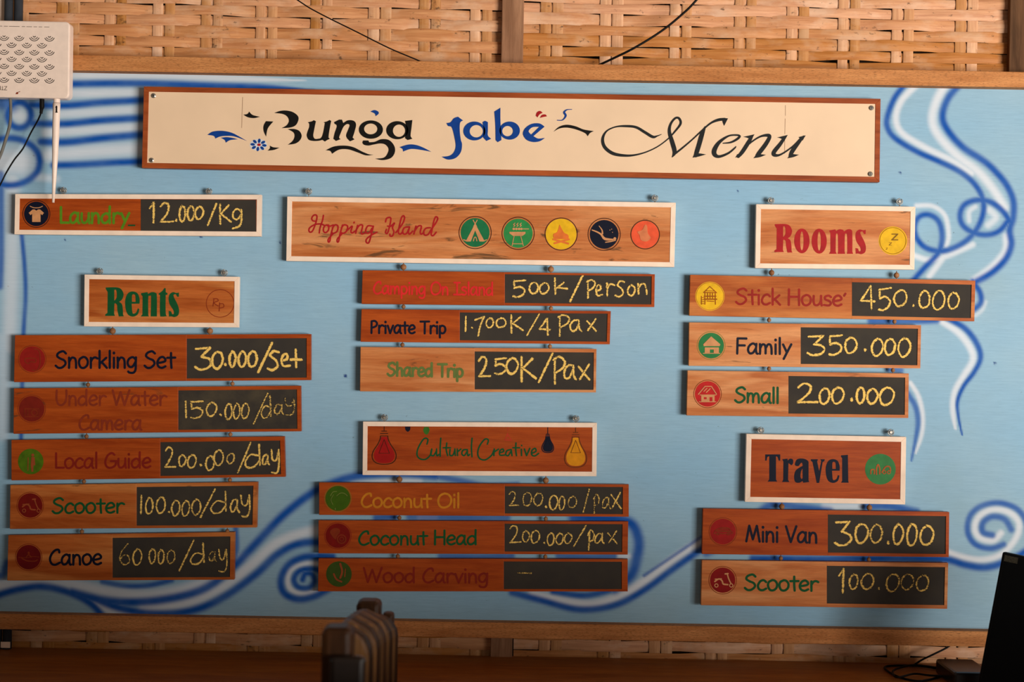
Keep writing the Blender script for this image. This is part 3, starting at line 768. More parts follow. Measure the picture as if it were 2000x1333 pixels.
def icon(root, cx, cy, r, mat, draw=None, pic=None, ring=None, ringw=1.2, gap=0, y=YP, dy=0):
    """round painted badge: ring, disc, and a picture left in another colour"""
    if ring: p = Paint(y); p.ring(cx, cy, r, ringw); p.build('badge_ring', ring, root)
    p = Paint(y); p.disc(cx, cy, r-gap); o = sub(p.build('badge', mat, root), root)
    if draw:
        p = Paint(y-0.0007); p.k = 0; draw(p, cx, cy, (r-gap)); p.build('badge_picture', pic, o)
M_pic = plain('bare_wood_picture', (214,150,100), 0.6)
M_picd = plain('faint_wood_picture', (160,76,40), 0.6)
def L_(p, cx, cy, r, pts, wd, **k): p.ribbon([(cx+a*r, cy+b*r) for a, b in pts], wd*r, **k)
def F_(p, cx, cy, r, pts, holes=()): p.fill([(cx+q[0]*r, cy+q[1]*r)+tuple(q[2:]) for q in pts], [[(cx+q[0]*r, cy+q[1]*r)+tuple(q[2:]) for q in h] for h in holes])
def S(pts): return [(a, b, 1) for a, b in pts]
def d_shirt(p, x, y, r):
    F_(p, x, y, r, S([(-.62,-.08),(-.3,-.36),(-.14,-.36),(0,-.26),(.14,-.36),(.3,-.36),(.62,-.08),(.48,.1),(.34,0),(.34,.66),(-.34,.66),(-.34,0),(-.48,.1)]))
    L_(p, x, y, r, [(-.5,-.62),(-.2,-.5),(.2,-.5),(.5,-.62)], .06)
def d_snorkel(p, x, y, r):
    L_(p, x, y, r, [(.15,-.8),(.5,-.7),(.62,-.2),(.6,.4),(.4,.85),(.0,.85)], .07); L_(p, x, y, r, [(-.55,.2),(-.5,-.05),(.2,-.05),(.25,.25),(-.1,.2),(-.3,.35),(-.55,.2)], .06)
def d_camera(p, x, y, r):
    L_(p, x, y, r, S([(-.55,.0),(.55,.0),(.55,.62),(-.55,.62),(-.55,.0)]) and [(-.55,0),(.55,0),(.55,.62),(-.55,.62),(-.55,0)], .06, line=True); p.ring(x+.2*r, y+.3*r, .22*r, .07*r); L_(p, x, y, r, [(-.3,.05),(-.3,.55)], .05)
def d_guide(p, x, y, r):
    F_(p, x, y, r, S([(.05,-.35),(.3,-.35),(.36,.3),(.22,.3),(.2,.8),(.05,.8),(.0,.3)])); p.disc(x+.16*r, y-.5*r, .12*r); L_(p, x, y, r, [(-.2,-.3),(-.22,.7)], .06)
def d_scoot(p, x, y, r):
    L_(p, x, y, r, [(-.62,.1),(-.3,-.1),(-.05,.05),(.05,.3),(.4,.35)], .12); L_(p, x, y, r, [(.36,-.5),(.48,-.1),(.66,.28)], .1); p.ring(x-.5*r, y+.42*r, .13*r, .07*r); p.ring(x+.68*r, y+.42*r, .13*r, .07*r); L_(p, x, y, r, [(.2,-.5),(.42,-.52)], .12); L_(p, x, y, r, [(-.6,-.08),(-.1,-.12)], .08)
def d_canoe(p, x, y, r):
    L_(p, x, y, r, [(-.85,.0),(-.2,.05),(.3,-.05),(.85,-.02)], .05); L_(p, x, y, r, [(-.55,.1),(-.1,.3),(.5,.32),(.7,.22)], .1); p.disc(x, y-.35*r, .1*r); L_(p, x, y, r, [(-.2,.0),(0,-.2),(.2,.0)], .09)
def d_tent(p, x, y, r):
    F_(p, x, y, r, S([(-.0,-.62),(.66,.62),(.3,.62),(0,-.15),(-.3,.62),(-.66,.62)])); L_(p, x, y, r, [(-.14,-.86),(.1,-.42)], .06); L_(p, x, y, r, [(.14,-.86),(-.1,-.42)], .06); L_(p, x, y, r, [(-.8,.5),(-.5,.6)], .07); L_(p, x, y, r, [(-.12,.58),(-.05,.34),(.05,.34),(.12,.58)], .06); L_(p, x, y, r, [(.5,.6),(.8,.5)], .06)
def d_grill(p, x, y, r):
    F_(p, x, y, r, S([(-.6,-.1),(.5,-.1),(.5,.02),(.3,.18),(-.35,.18),(-.6,0)])); L_(p, x, y, r, [(-.28,.2),(-.42,.85)], .05); L_(p, x, y, r, [(.18,.2),(.35,.85)], .05); L_(p, x, y, r, [(-.36,.72),(.3,.72)], .05)
    L_(p, x, y, r, [(-.38,-.3),(.72,-.3)], .05)
    for k in (-.3,-.12,.06,.22): p.disc(x+k*r, y-.3*r, .08*r)
    for k in (-.28,-.06,.16): L_(p, x, y, r, [(k+.06,-.7),(k-.04,-.6),(k+.06,-.54),(k-.03,-.46)], .05)
def d_fire(p, x, y, r):
    F_(p, x, y, r, [(-.4,.3),(-.5,.0),(-.25,-.15),(-.1,-.62,1),(.12,-.2),(.25,-.05),(.45,.05),(.42,.3)]); L_(p, x, y, r, [(-.5,.34),(.46,.62)], .13); L_(p, x, y, r, [(.5,.34),(-.42,.6)], .13)
def d_diver(p, x, y, r):
    L_(p, x, y, r, [(-.84,-.3,0.06*r),(-.5,-.2,.09*r),(-.2,.0,.12*r),(.0,.25,.16*r),(.3,.35,.16*r),(.62,.38,.12*r)], None) if False else p.ribbon([(x+a*r, y+b*r, c*r) for a, b, c in [(-.84,-.3,.07),(-.5,-.17,.1),(-.22,.0,.12),(.0,.28,.17),(.3,.36,.17),(.62,.36,.1)]])
    p.ribbon([(x+a*r, y+b*r, c*r) for a, b, c in [(-.35,-.58,.05),(-.15,-.3,.08),(-.12,-.05,.12)]]); p.disc(x+.74*r, y+.3*r, .1*r); L_(p, x, y, r, [(.1,.55),(.45,.5),(.78,.42)], .07); p.disc(x+.4*r, y-.3*r, .03*r); p.disc(x+.58*r, y-.14*r, .03*r); p.disc(x+.52*r, y-.36*r, .03*r)
def d_bird(p, x, y, r):
    F_(p, x, y, r, [(-.55,-.2),(-.2,-.35),(.0,-.72),(.15,-.6),(.2,-.1),(.4,.25),(.1,.5),(-.3,.4),(-.4,.05)])
def d_hut(p, x, y, r):
    F_(p, x, y, r, S([(-.62,-.1),(0,-.72),(.72,-.1),(.66,.04),(-.58,.04)])); F_(p, x, y, r, S([(-.5,.14),(.6,.14),(.6,.58),(.2,.58),(.2,.3),(-.1,.3),(-.1,.58),(-.5,.58)])); L_(p, x, y, r, [(-.62,.6),(.68,.6)], .06)
def d_house(p, x, y, r):
    L_(p, x, y, r, [(-.72,.02),(-.2,-.6),(.3,-.6),(.7,.02)], .08, line=True); F_(p, x, y, r, S([(-.5,.08),(.55,.08),(.55,.6),(-.5,.6)]), [S([(.15,.25),(.38,.25),(.38,.6-.02),(.15,.6-.02)]), S([(-.3,.25),(-.08,.25),(-.08,.42),(-.3,.42)])]); L_(p, x, y, r, [(-.3,-.2),(-.05,-.45)], .07); L_(p, x, y, r, [(-.1,-.12),(.2,-.42)], .07); L_(p, x, y, r, [(-.66,.62),(.66,.62)], .06); L_(p, x, y, r, [(-.6,.08),(.66,.08)], .06)
def d_stilt(p, x, y, r):
    L_(p, x, y, r, [(-.42,-.3),(.0,-.72),(.45,-.3)], .07, line=True); L_(p, x, y, r, [(-.46,-.28),(.5,-.26)], .07); L_(p, x, y, r, [(-.3,-.4),(.32,-.38)], .05)
    for k in (-.36,-.16,.02,.2,.4): L_(p, x, y, r, [(k,-.28),(k,.24)], .06)
    L_(p, x, y, r, [(-.4,.0),(.44,.0)], .09); L_(p, x, y, r, [(-.4,.22),(.5,.22)], .1); L_(p, x, y, r, [(-.35,.24),(-.36,.6)], .06); L_(p, x, y, r, [(.4,.24),(.42,.6)], .06); L_(p, x, y, r, [(-.2,.35),(.3,.38)], .06)
    for k in (.1,.25,.4,.55): L_(p, x, y, r, [(-.62,k),(-.44,k)], .05)
    L_(p, x, y, r, [(-.62,.0),(-.62,.6)], .05)
def d_cocooil(p, x, y, r):
    L_(p, x, y, r, [(-.6,-.2),(-.4,-.5),(-.1,-.55)], .05); L_(p, x, y, r, [(-.4,.5),(-.55,.1),(-.35,-.3)], .04); L_(p, x, y, r, [(-.1,-.2),(.2,-.42),(.5,-.4),(.75,-.2)], .05); L_(p, x, y, r, [(-.2,.9),(-.22,.8)], .07)
def d_coco(p, x, y, r):
    p.fill([(x+a*r, y+b*r) for a, b in [(-.65,-.35),(-.3,-.62),(.1,-.55),(.15,-.25),(-.05,.0),(-.2,.3),(-.5,.0)]]); p.ring(x+.3*r, y+.28*r, .34*r, .1*r); p.ring(x+.3*r, y+.28*r, .16*r, .07*r)
def d_carve(p, x, y, r):
    L_(p, x, y, r, [(.1,-.8),(.25,-.2),(.1,.3)], .16); L_(p, x, y, r, [(-.4,.0),(-.2,.4),(.2,.6)], .14); L_(p, x, y, r, [(.5,-.4),(.45,.2)], .08)
def d_van(p, x, y, r):
    L_(p, x, y, r, [(-.7,.15),(-.55,-.12),(-.1,-.3),(.4,-.28),(.62,-.05),(.66,.15),(-.7,.15)], .06); L_(p, x, y, r, [(-.5,-.05),(.6,-.02)], .12); L_(p, x, y, r, [(-.2,-.2),(.4,-.2)], .08); p.ring(x-.4*r, y+.18*r, .1*r, .05*r); p.ring(x+.42*r, y+.18*r, .1*r, .05*r)
def d_travel(p, x, y, r):
    L_(p, x, y, r, [(-.62,.3),(-.6,.05),(-.4,.05),(-.4,.3)], .08); L_(p, x, y, r, [(-.25,.34),(-.25,-.05),(-.15,-.3),(-.05,-.05),(-.05,.3)], .09); L_(p, x, y, r, [(.1,.2),(.35,-.15),(.6,-.15),(.66,.1)], .09); p.ring(x+.25*r, y+.2*r, .1*r, .06*r); p.ring(x+.55*r, y+.2*r, .1*r, .06*r)

# wood of the individual signs
W1 = lambda i, k=0: wood('red_brown_sign_wood_%d' % i, (188,84,26), (156,60,14), i, k)
W2 = lambda i, k=0: wood('light_sign_wood_%d' % i, (218,138,80), (188,102,50), i, k, (228,156,100))
W3 = lambda i, k=0: wood('mixed_sign_wood_%d' % i, (200,108,48), (164,76,26), i, k, (212,130,66))

# --- title board
q = [(281,169),(1720,193),(1718,356),(277,328)]
YT = -0.029
M_titlepan = plain('cream_title_paint', (241,208,172), 0.5, 0.25, 0.04, 8)
root = header('title_sign', 'long cream title board in a red-brown frame across the top, saying Bunga Jabe\'s Menu', q, M_titlepan, 10, (), M_frame_red, YT, group=None)
for x, y in ((300,187),(296,313),(1702,211),(1700,340)):
    c = P(x, y, YT); mb = MB(); mb.tube([c+Vector((0, 0.003, 0)), c+Vector((0, -0.0006, 0)), c+Vector((0, -0.002, 0))], [0.0056, 0.0056, 0.003], 14)
    s_ = sub(mb.build('screw', M_steel, root), root)
    mb = MB(); mb.box((c.x-0.003, c.y-0.0026, c.z-0.0006), (c.x+0.003, c.y-0.0018, c.z+0.0006)); mb.box((c.x-0.0006, c.y-0.0026, c.z-0.003), (c.x+0.0006, c.y-0.0018, c.z+0.003)); mb.build('screw_slot', M_screw, s_)
YTP = YT+0.0012-0.0003
def sc(pts, ox, oy, s): return [(ox+p[0]/s, oy+p[1]/s)+tuple(p[2:]) for p in pts]
A = lambda pts: sc(pts, 400, 200, 7.692)
T2 = lambda pts: sc(pts, 500, 0, 4)
T3 = lambda pts: sc(pts, 1000, 0, 4)
halo = Paint(YTP+0.0001); halo.disc(400+806/7.692, 200+640/7.692, 17, 11.5)
class Pieces:
    """every painted stroke or letter of the title is a part of its own"""
    def __init__(s, mat, name): s.mat = mat; s.name = name
    def _do(s, fn, *a, **k):
        p = Paint(YTP-0.0006); getattr(p, fn)(*a, **k); p.build(s.name, s.mat, root)
    def fill(s, *a, **k): s._do('fill', *a, **k)
    def ribbon(s, *a, **k): s._do('ribbon', *a, **k)
    def disc(s, *a, **k): s._do('disc', *a, **k)
    def build(s, *a): pass
blk = Pieces(M_black, 'painted_stroke'); blu = Pieces(M_blue, 'painted_stroke'); red = Pieces(M_red, 'accent_mark'); ink = Paint(YTP-0.0006)
for s_ in ([(580,185,1),(640,175),(668,140,1),(720,190),(830,217,1),(740,237),(650,225)],
          [(920,283,1),(970,285),(1030,288,1),(960,370),(935,430),(922,515,1),(885,430),(885,350)],
          [(978,650,1),(1030,675),(1125,682,1),(1040,715),(945,727,1),(980,690)],
          [(1045,160,1),(1130,130),(1220,123),(1320,145),(1395,200),(1408,260),(1370,340),(1290,378),(1155,388,1),(1230,345),(1265,280),(1240,215),(1170,175)],
          [(1245,403,1),(1340,400),(1420,430),(1456,500),(1430,570),(1360,620),(1250,638,1),(1320,580),(1350,510),(1330,450)],
          [(1550,300,1),(1610,285),(1640,268,1),(1670,285,1),(1660,330),(1640,430),(1630,500),(1650,545),(1700,548),(1750,530),(1780,450),(1805,310,1),(1785,300,1),(1840,285),(1875,265,1),(1900,280,1),(1885,350),(1865,470),(1860,530,1),(1880,548,1),(1835,570),(1805,590,1),(1770,565,1),(1700,580),(1620,580),(1560,560),(1533,500),(1545,440),(1570,370),(1570,320,1)]):
    blk.fill(A(s_))
for s_ in ([(610,955,1),(650,935,1),(672,935,1),(682,962,1),(720,940),(765,945),(782,975),(770,1030),(755,1075,1),(770,1090,1),(735,1105,1),(712,1082,1),(705,1055),(722,1010),(732,978),(712,970),(685,990),(662,1040),(650,1075),(662,1088,1),(625,1102,1),(605,1085,1),(615,1040),(632,985),(615,968,1)],
          [(838,1098,1),(878,1098,1),(885,1112,1),(930,1108),(980,1088),(1040,1095),(1080,1140),(1085,1190),(1055,1235),(990,1252),(930,1240,1),(1000,1232),(1030,1195),(1035,1160),(1010,1130),(970,1122),(920,1130),(880,1138),(845,1132),(832,1115)],
          [(1165,945,1),(1222,938,1),(1215,1000),(1208,1060),(1222,1085,1),(1185,1095,1),(1165,1080,1),(1175,1010)],
          [(545,1175,1),(610,1145),(690,1138),(760,1150),(830,1185),(880,1205),(918,1210,1),(860,1215),(790,1190),(720,1168),(650,1170),(595,1202,1),(580,1180)]):
    blk.fill(T2(s_))
blk.fill(T2(ell(898,1013,94,72)), [T2(ell(897,1008,52,42))], n=2)
blk.fill(T2(ell(1104,1018,86,71)), [T2(ell(1118,1022,48,48))], n=2)
blk.fill(T3([(325,1030,1),(370,990),(430,975),(500,988),(560,1012),(640,1025,1),(610,1040),(592,1065,1),(570,1040),(500,1012),(430,998),(370,1005)]))
blk.build('lettering', M_black, root, 'black brush lettering Bunga')
for s_ in ([(40,490,1),(120,440),(260,428),(400,455),(520,515),(635,582,1),(540,545),(430,510),(330,505),(230,515),(160,545,1),(135,505)],
          [(240,533,1),(330,523),(420,535),(498,556,1),(400,565),(355,580),(318,607,1),(298,565)]): blu.fill(A(s_))
for s_ in ([(895,872,1),(925,860),(955,872),(958,890),(935,908,1),(928,888)],
          [(1122,1150,1),(1190,1130),(1250,1133),(1310,1155),(1370,1187,1),(1290,1172),(1210,1165),(1150,1185,1),(1145,1165)],
          [(1488,962,1),(1520,955),(1545,925),(1578,912,1),(1618,942,1),(1595,960),(1592,1020),(1600,1090),(1610,1130),(1600,1190),(1560,1235),(1500,1248),(1450,1225,1),(1510,1218),(1545,1190),(1560,1140),(1550,1070),(1535,1010),(1525,990,1),(1500,985,1)],
          [(1770,955,1),(1790,945),(1812,955,1),(1812,1020),(1812,1060),(1838,1085,1),(1800,1102,1),(1775,1075,1),(1778,1010)],
          [(1862,872,1),(1910,842,1),(1910,940),(1918,1095,1),(1888,1112,1),(1872,1095,1),(1870,980)]): blu.fill(T2(s_))
blu.fill(T2(ell(1706,1024,86,74)), [T2(ell(1722,1026,52,48))], n=2)
blu.fill(T2(ell(1982,1021,80,71)), [T2(ell(1966,1025,42,40))], n=2)
blu.fill(T3([(255,990,1),(215,965),(155,968),(105,1000),(85,1045),(110,1090),(160,1110),(215,1105),(258,1078,1),(205,1083),(168,1064,1)]), [T3([(212,992,1),(160,995),(130,1025),(150,1052,1)])])
blu.ribbon(T3([(468,855,1.2),(430,858,2),(408,878,4),(420,905,4),(395,938,2),(355,940,1.6)]))
for k in range(8):
    a = 2*PI*k/8+0.12
    blu.disc(400+(808+88*math.cos(a))/7.692, 200+(640+62*math.sin(a))/7.692, 4.4, 2.6, 14, math.atan2(math.sin(a)*.75, math.cos(a)))
blu.build('lettering', M_blue, root, 'blue brush lettering Jabe with wings and petals')
for s_ in ([(186,905,1),(195,878),(220,867),(240,882,1),(215,895),(200,918,1)], [(218,922,1),(235,898),(262,895),(273,910,1),(245,915)]): red.fill(T3(s_))
red.disc(400+815/7.692, 200+638/7.692, 3.6, 2.6); red.build('accent_mark', M_red, root)
halo.build('flower_ground', M_whiteh, root)
p = Paint(YTP)
for a_, b_ in (((1534,206),(1534,226)), ((1533.5,232),(1533,262)), ((1533,268),(1532.5,300)), ((474,190),(472,250))): p.ribbon([a_, b_], 0.7, line=True)
p.build('panel_seam', plain('seam_brown',(150,112,84),.7), root)
K = lambda pts: [(1100+p[0]/4, 200+p[1]/4, p[2]/4) for p in pts]
KF = lambda pts: sc(pts, 1100, 200, 4)
for s_ in ([(768,250,4),(735,263,10),(700,270,22),(640,235,22),(570,195,20),(490,186,18),(410,192,11),(340,225,12),(309,285,22),(325,350,26),(390,400,26),(480,416,20),(560,412,14),(650,388,10),(740,345,9),(820,285,9),(880,220,14),(918,165,18),(905,125,18),(875,125,16),(840,170,18),(830,230,26),(852,310,34),(870,375,34),(866,405,24),(852,428,6)],
          [(858,420,10),(880,398,14),(940,350,13),(1010,290,11),(1080,225,12),(1150,165,14),(1210,138,22),(1262,132,22)],
          [(1110,192,12),(1085,250,34),(1062,330,36),(1042,395,34),(1036,418,26)],
          [(1250,320,8),(1310,313,14),(1360,287,18),(1380,264,16),(1350,256,14),(1290,264,14),(1220,312,26),(1183,370,36),(1184,408,34),(1220,424,22),(1290,398,16),(1340,358,12),(1350,345,6)],
          [(1475,265,20),(1450,310,30),(1402,385,30),(1368,424,24)],
          [(1400,378,8),(1470,312,11),(1540,268,14),(1600,258,26),(1612,275,28),(1580,332,32),(1532,395,32),(1515,418,26)],
          [(1735,270,20),(1695,328,28),(1648,388,32),(1652,412,28),(1700,408,14),(1790,348,11),(1855,282,12)],
          [(1880,265,12),(1842,310,28),(1792,380,32),(1775,418,26)]): ink.ribbon(K(s_))
for s_ in ([(1245,122,1),(1288,125,1),(1258,184,1),(1245,150)], [(1012,433,1),(1028,395,1),(1075,400,1),(1118,407,1),(1060,424)], [(1408,270,1),(1495,250,1),(1470,292,1),(1440,278)],
          [(1345,434,1),(1362,405,1),(1390,410,1)], [(1488,437,1),(1515,402,1),(1585,410,1),(1540,428)], [(1672,275,1),(1755,255,1),(1728,300,1),(1700,282)], [(1752,438,1),(1780,402,1),(1843,410,1),(1800,428)], [(1840,272,1),(1895,258,1),(1870,300,1)]): ink.fill(KF(s_))
ink.build('lettering', M_char, root, 'charcoal italic lettering Menu')

GH = 'framed header signs'
# --- laundry
q = [(29.5,379),(510.5,380.5),(509.5,462),(28,458)]
root = header('laundry_sign', 'white-framed Laundry sign with a shirt badge at the upper left', q, W1(1), 9, ((124,372),(408,374)), group=GH)
mb = MB(); mb.quadbox([(275,389.5),(500,390.5),(500,452.5),(275,451)], YF+0.0007, YB+0.002); mb.build('chalkboard', M_board, root)
icon(root, 71, 418, 26.5, M_navy, d_shirt, M_pic, M_outline, 1.6, 2.5, YH)
words(root, plain('grass_green_paint', (90,140,30), 0.5), [('Laundry', 115, 256, 436, 31, 436)], 5, YH)
p = Paint(YH); p.ribbon([(251,440.5),(263,440.5)], 3); p.build('lettering', M_dkgreen, root)
p = Paint(YF+0.0005, True)
chalk(p, [('i',292,307,396,435),('2',314,338,397,434),('.',341,348,427,435),('0',350,362,403,432),('0',366,379,403,431),('0',381,397,404,428),('/',406,423,398,440),('K',427,451,399,438),('g',453,473,408,446)], 4.6)
p.build('chalk_writing', m_chalk, root)

# --- rents column
root = header('rents_header', 'white-framed Rents header with green letters, above the left column', [(165,536.5),(467,541),(465.5,640),(164,638)], W3(2), 9, ((195,530),(438,533)), group=GH)
p = Paint(YH); slab(p, [('R',110,372,82,490),('e',388,592,140,492),('n',605,832,150,490),('t',858,980,92,492),('s',995,1142,150,498)], 190, 550, 7.143); p.build('lettering', M_dkgreen, root)
M_rp = plain('faded_rust_ink', (138,50,22), 0.6)
p = Paint(YH); p.ring(430, 593, 27, 1.3)
for st in ([(418,584),(416,598)], [(417,584),(424,584),(426,588),(418,592),(426,598)], [(429,592),(428,608)], [(429,594),(436,594),(437,600),(430,602)]): p.ribbon(st, 1.8)
p.build('currency_badge', M_rp, root)
GR = 'price signs hanging under headers'
def row(label, q, cx, m, mat, bd, badge, text, ctext, wd, tmat, ch, cw=4.4, fade=1.0, br=4.2, board=M_board):
    root, inner = sign_row(label, q, cx, m, mat, GR, bd, br, board)
    if badge: icon(root, *badge)
    words(root, tmat, text, wd)
    chalk_on(root, ch, cw, fade)
    return root
ch_sn = [('3',381,413,680,722),('0',414,435,687,720),('.',437,443,710,716),('0',448,460,687,717),('0',466,480,687,717),('0',484,502,687,717),('/',504,531,670,727),('s',523,546,686,723),('e',549,566,692,717),('t',568,589,683,718)]
row('Snorkling Set plank priced 30.000/set, directly under the Rents header', [(29,655),(607,653),(607,743),(27,747)], 364.5, (8,8,5), W1(3), ((220,647),(410,647)), (63,702,27,M_red2:=plain('worn_red_badge',(150,30,24),.5),d_snorkel,M_rp,M_rp,1.2,2),
    [('Snorkling Set',107,345,719,32,719)], '', 4.6, M_navy, ch_sn, 5.0, 1.25, 6.2)
row('Under Water Camera plank priced 150.000/day in worn red letters', [(27,759),(587,754),(588,843),(26,848)], 348, (7,7,5), W1(4,.3), ((172,752),(454,750)), (62,799,27,plain('dull_red_badge',(128,34,22),.5),d_camera,M_rp,M_rp,1.2,2),
    [('Under Water',108,328,792,29,792),('Camera',153,280,840,29,840)], '', 4.2, plain('brown_red_paint',(140,52,28),.6), [('1',359,367,784,816),('5',371,398,784,817),('0',403,423,786,813),('.',428,434,808,814),('0',440,453,789,819,.95),('0',456,468,789,819,.9),('0',471,486,789,818,.8),('/',495,523,768,829,.75),('d',510,531,774,817,.75),('a',536,554,791,810,.7),('y',556,576,779,811,.55)], 4.2, .95, 4.2, M_board2)
row('Local Guide plank priced 200.000/day with a green badge', [(22,860),(555,853),(557,932),(22,939)], 313, (8,8,5), W1(5), ((169,853),(450,849)), (60,902,25,M_olive,d_guide,M_picd),
    [('Local Guide',106,298,915,29,914)], '', 4.2, plain('maroon_paint',(136,34,22),.6), [('2',323,343,874,914),('0',349,363,889,911),('0',366,383,889,914),('.',388,395,905,912),('0',402,418,891,919),('0',418,436,880,909),('0',443,458,886,906,.8),('/',465,490,866,924),('d',478,511,868,914,1.05),('a',512,526,889,908),('y',529,546,879,924)], 4.2, 1.0)
row('Scooter plank priced 100.000/day, with green letters, in the left column', [(20,948),(503,942),(501,1031),(19,1034)], 266.5, (7,8,5), W3(6,.4), ((164,941),(449,938)), (59,988,26,plain('deep_red_badge',(120,22,16),.5),d_scoot,M_picd,M_rp,1.2,2),
    [('Scooter',101,245,1003,29,1002)], '', 4.4, M_dkgreen, [('1',272,279,969,1004),('0',284,299,973,1003),('0',305,323,972,1003),('.',327,333,998,1005),('0',335,351,978,1008),('0',355,370,979,1008,.9),('0',374,392,976,1006,.85),('/',392,420,956,1011),('d',412,445,960,1003),('a',450,467,976,1001),('y',470,489,968,1010)], 4.0, .98)
row('Canoe plank priced 60.000/day, lowest of the left column', [(16,1046),(458,1040),(457,1133),(14,1135)], 219.5, (8,8,5), W3(7), ((160,1039),(444,1038)), (56,1089,26,plain('maroon_badge',(112,18,20),.5),d_canoe,M_rp,M_rp,1.2,2),
    [('Canoe',95,202,1104,30,1103)], '', 4.6, M_navy, [('6',233,255,1063,1104,.7),('0',260,277,1073,1104,.95),('0',291,304,1073,1101,.95),('0',309,320,1075,1101,.95),('0',326,342,1075,1101,.75),('/',350,378,1056,1115,.95),('d',372,401,1063,1103,1.0),('a',408,423,1078,1098,.7),('y',426,444,1073,1117,.85)], 3.8, .9)

# --- hopping island column
q = [(561,384),(1320,396),(1317,522),(559,510)]
root = header('hopping_island_header', 'wide white-framed Hopping Island header with five round badges', q, W2(8,1.0), 9.5, ((603,374),(1279,387)), group=GH)
p = Paint(YH); HI = lambda s_: sc(s_, 590, 400, 7.143)
for st in ([(190,230),(150,225),(135,190),(160,150),(195,145),(208,175),(190,260),(150,360),(115,385),(95,360),(110,320),(180,278),(260,270),(315,292)], [(298,150),(285,220),(252,320),(240,395)],
           [(370,285),(325,290),(300,330),(302,375),(330,390),(365,360),(372,310),(345,283),(390,300),(430,285)], [(440,285),(405,410),(388,505),(368,522),(368,480),(430,410)], [(425,325),(460,283),(500,300),(490,370),(440,400),(410,385)],
           [(565,285),(530,410),(513,505),(493,522),(493,480),(555,410)], [(550,325),(585,283),(635,300),(620,370),(575,400),(540,385)], [(640,350),(700,300),(682,370),(700,395),(745,365)], [(728,245),(724,255)],
           [(775,290),(748,400)], [(755,355),(800,290),(845,292),(825,395),(850,408),(890,380)], [(980,300),(920,297),(890,350),(898,395),(940,390),(975,330)], [(995,300),(970,400),(935,525),(900,530),(898,485),(960,430),(1045,385)],
           [(1165,240),(1182,190),(1230,180),(1238,220),(1215,330),(1190,400),(1165,390),(1178,345)], [(1195,300),(1240,300),(1290,255),(1262,320),(1282,380),(1262,435),(1230,438),(1226,412)],
           [(1310,390),(1400,270),(1430,190),(1415,155),(1385,190),(1352,330),(1345,390),(1370,412),(1400,385)], [(1490,310),(1430,322),(1405,370),(1420,410),(1460,400),(1498,325)], [(1500,310),(1485,380),(1500,412),(1545,370)],
           [(1590,300),(1560,410)], [(1570,372),(1620,302),(1665,302),(1650,380),(1662,412),(1700,390)], [(1790,322),(1730,330),(1697,380),(1712,425),(1760,415),(1800,352)], [(1800,352),(1870,250),(1893,190),(1866,170),(1840,230),(1812,360),(1803,420),(1830,432),(1872,385)]):
    p.ribbon(HI(st), 3.1, 6)
p.build('lettering', M_red, root)
icon(root, 928, 454.5, 31.5, M_dkgreen2:=plain('tent_green',(30,116,70),.5), d_tent, M_pic, M_outline, 1.6, 3.2, YH)
icon(root, 1012, 456, 31.5, M_green, d_grill, M_pic, M_outline, 1.6, 3, YH)
icon(root, 1096, 457.5, 31.5, M_yellow, d_fire, plain('flame_orange',(232,120,50),.5), M_outline, 1.6, 1.5, YH)
icon(root, 1180, 458, 31.5, M_navy, d_diver, M_pic, M_outline, 1.6, 3.4, YH)
icon(root, 1260, 458.5, 28, M_orange, d_bird, plain('faded_bird',(222,130,84),.6), M_outline, 1.6, 1.2, YH)
row('Camping On Island plank priced 500K/Person, under the Hopping Island header', [(708,528),(1279,536),(1278,600),(706,594)], 986, (4,6,5), W1(9), ((788,522),(1076,526)), None,
    [('Camping On Island',728,966,574,24,577)], '', 3.6, plain('bright_red_paint',(222,44,44),.5), [('5',1001,1027,548,580),('0',1034,1051,551,574),('0',1054,1072,553,574),('k',1081,1108,544,574),('/',1114,1138,538,589),('P',1146,1163,547,583),('e',1163,1177,557,578),('r',1184,1200,553,578),('s',1202,1220,550,580),('o',1226,1240,557,578),('n',1245,1264,554,574)], 4.2, 1.0, 6.0)
row('Private Trip plank priced 1.700K/4 Pax, middle of three under Hopping Island', [(706,604),(1193,608),(1191,673),(704,668)], 898, (5,6,5), W1(10), ((788,599.5),(1076,602.5)), None,
    [('Private Trip',722,874,651,24,652)], '', 4.2, M_navy, [('1',907,912,619,647),('.',919,925,638,644),('7',928,947,619,656),('0',949,964,622,640),('0',969,988,622,640),('K',996,1022,617,650),('/',1029,1053,614,656),('4',1054,1074,623,655),('P',1091,1112,615,657),('a',1113,1136,625,648),('x',1146,1164,624,647)], 4.0, 1.0)
row('Shared Trip plank priced 250K/Pax with blurred green letters', [(704,678),(1165,682),(1164,767),(703,765)], 927, (7,5,5), W2(11,.2), ((786,674),(1074,677)), None,
    [('Shared Trip',755,908,734,25,737)], '', 5.0, plain('faded_green_paint',(104,122,62),.6), [('2',936,957,698,736),('5',965,990,700,731),('0',989,1012,700,730,1.2),('K',1015,1046,698,745,1.2),('/',1052,1079,691,747),('P',1081,1104,698,750),('a',1101,1125,713,741),('x',1130,1151,712,742)], 4.8, 1.1)

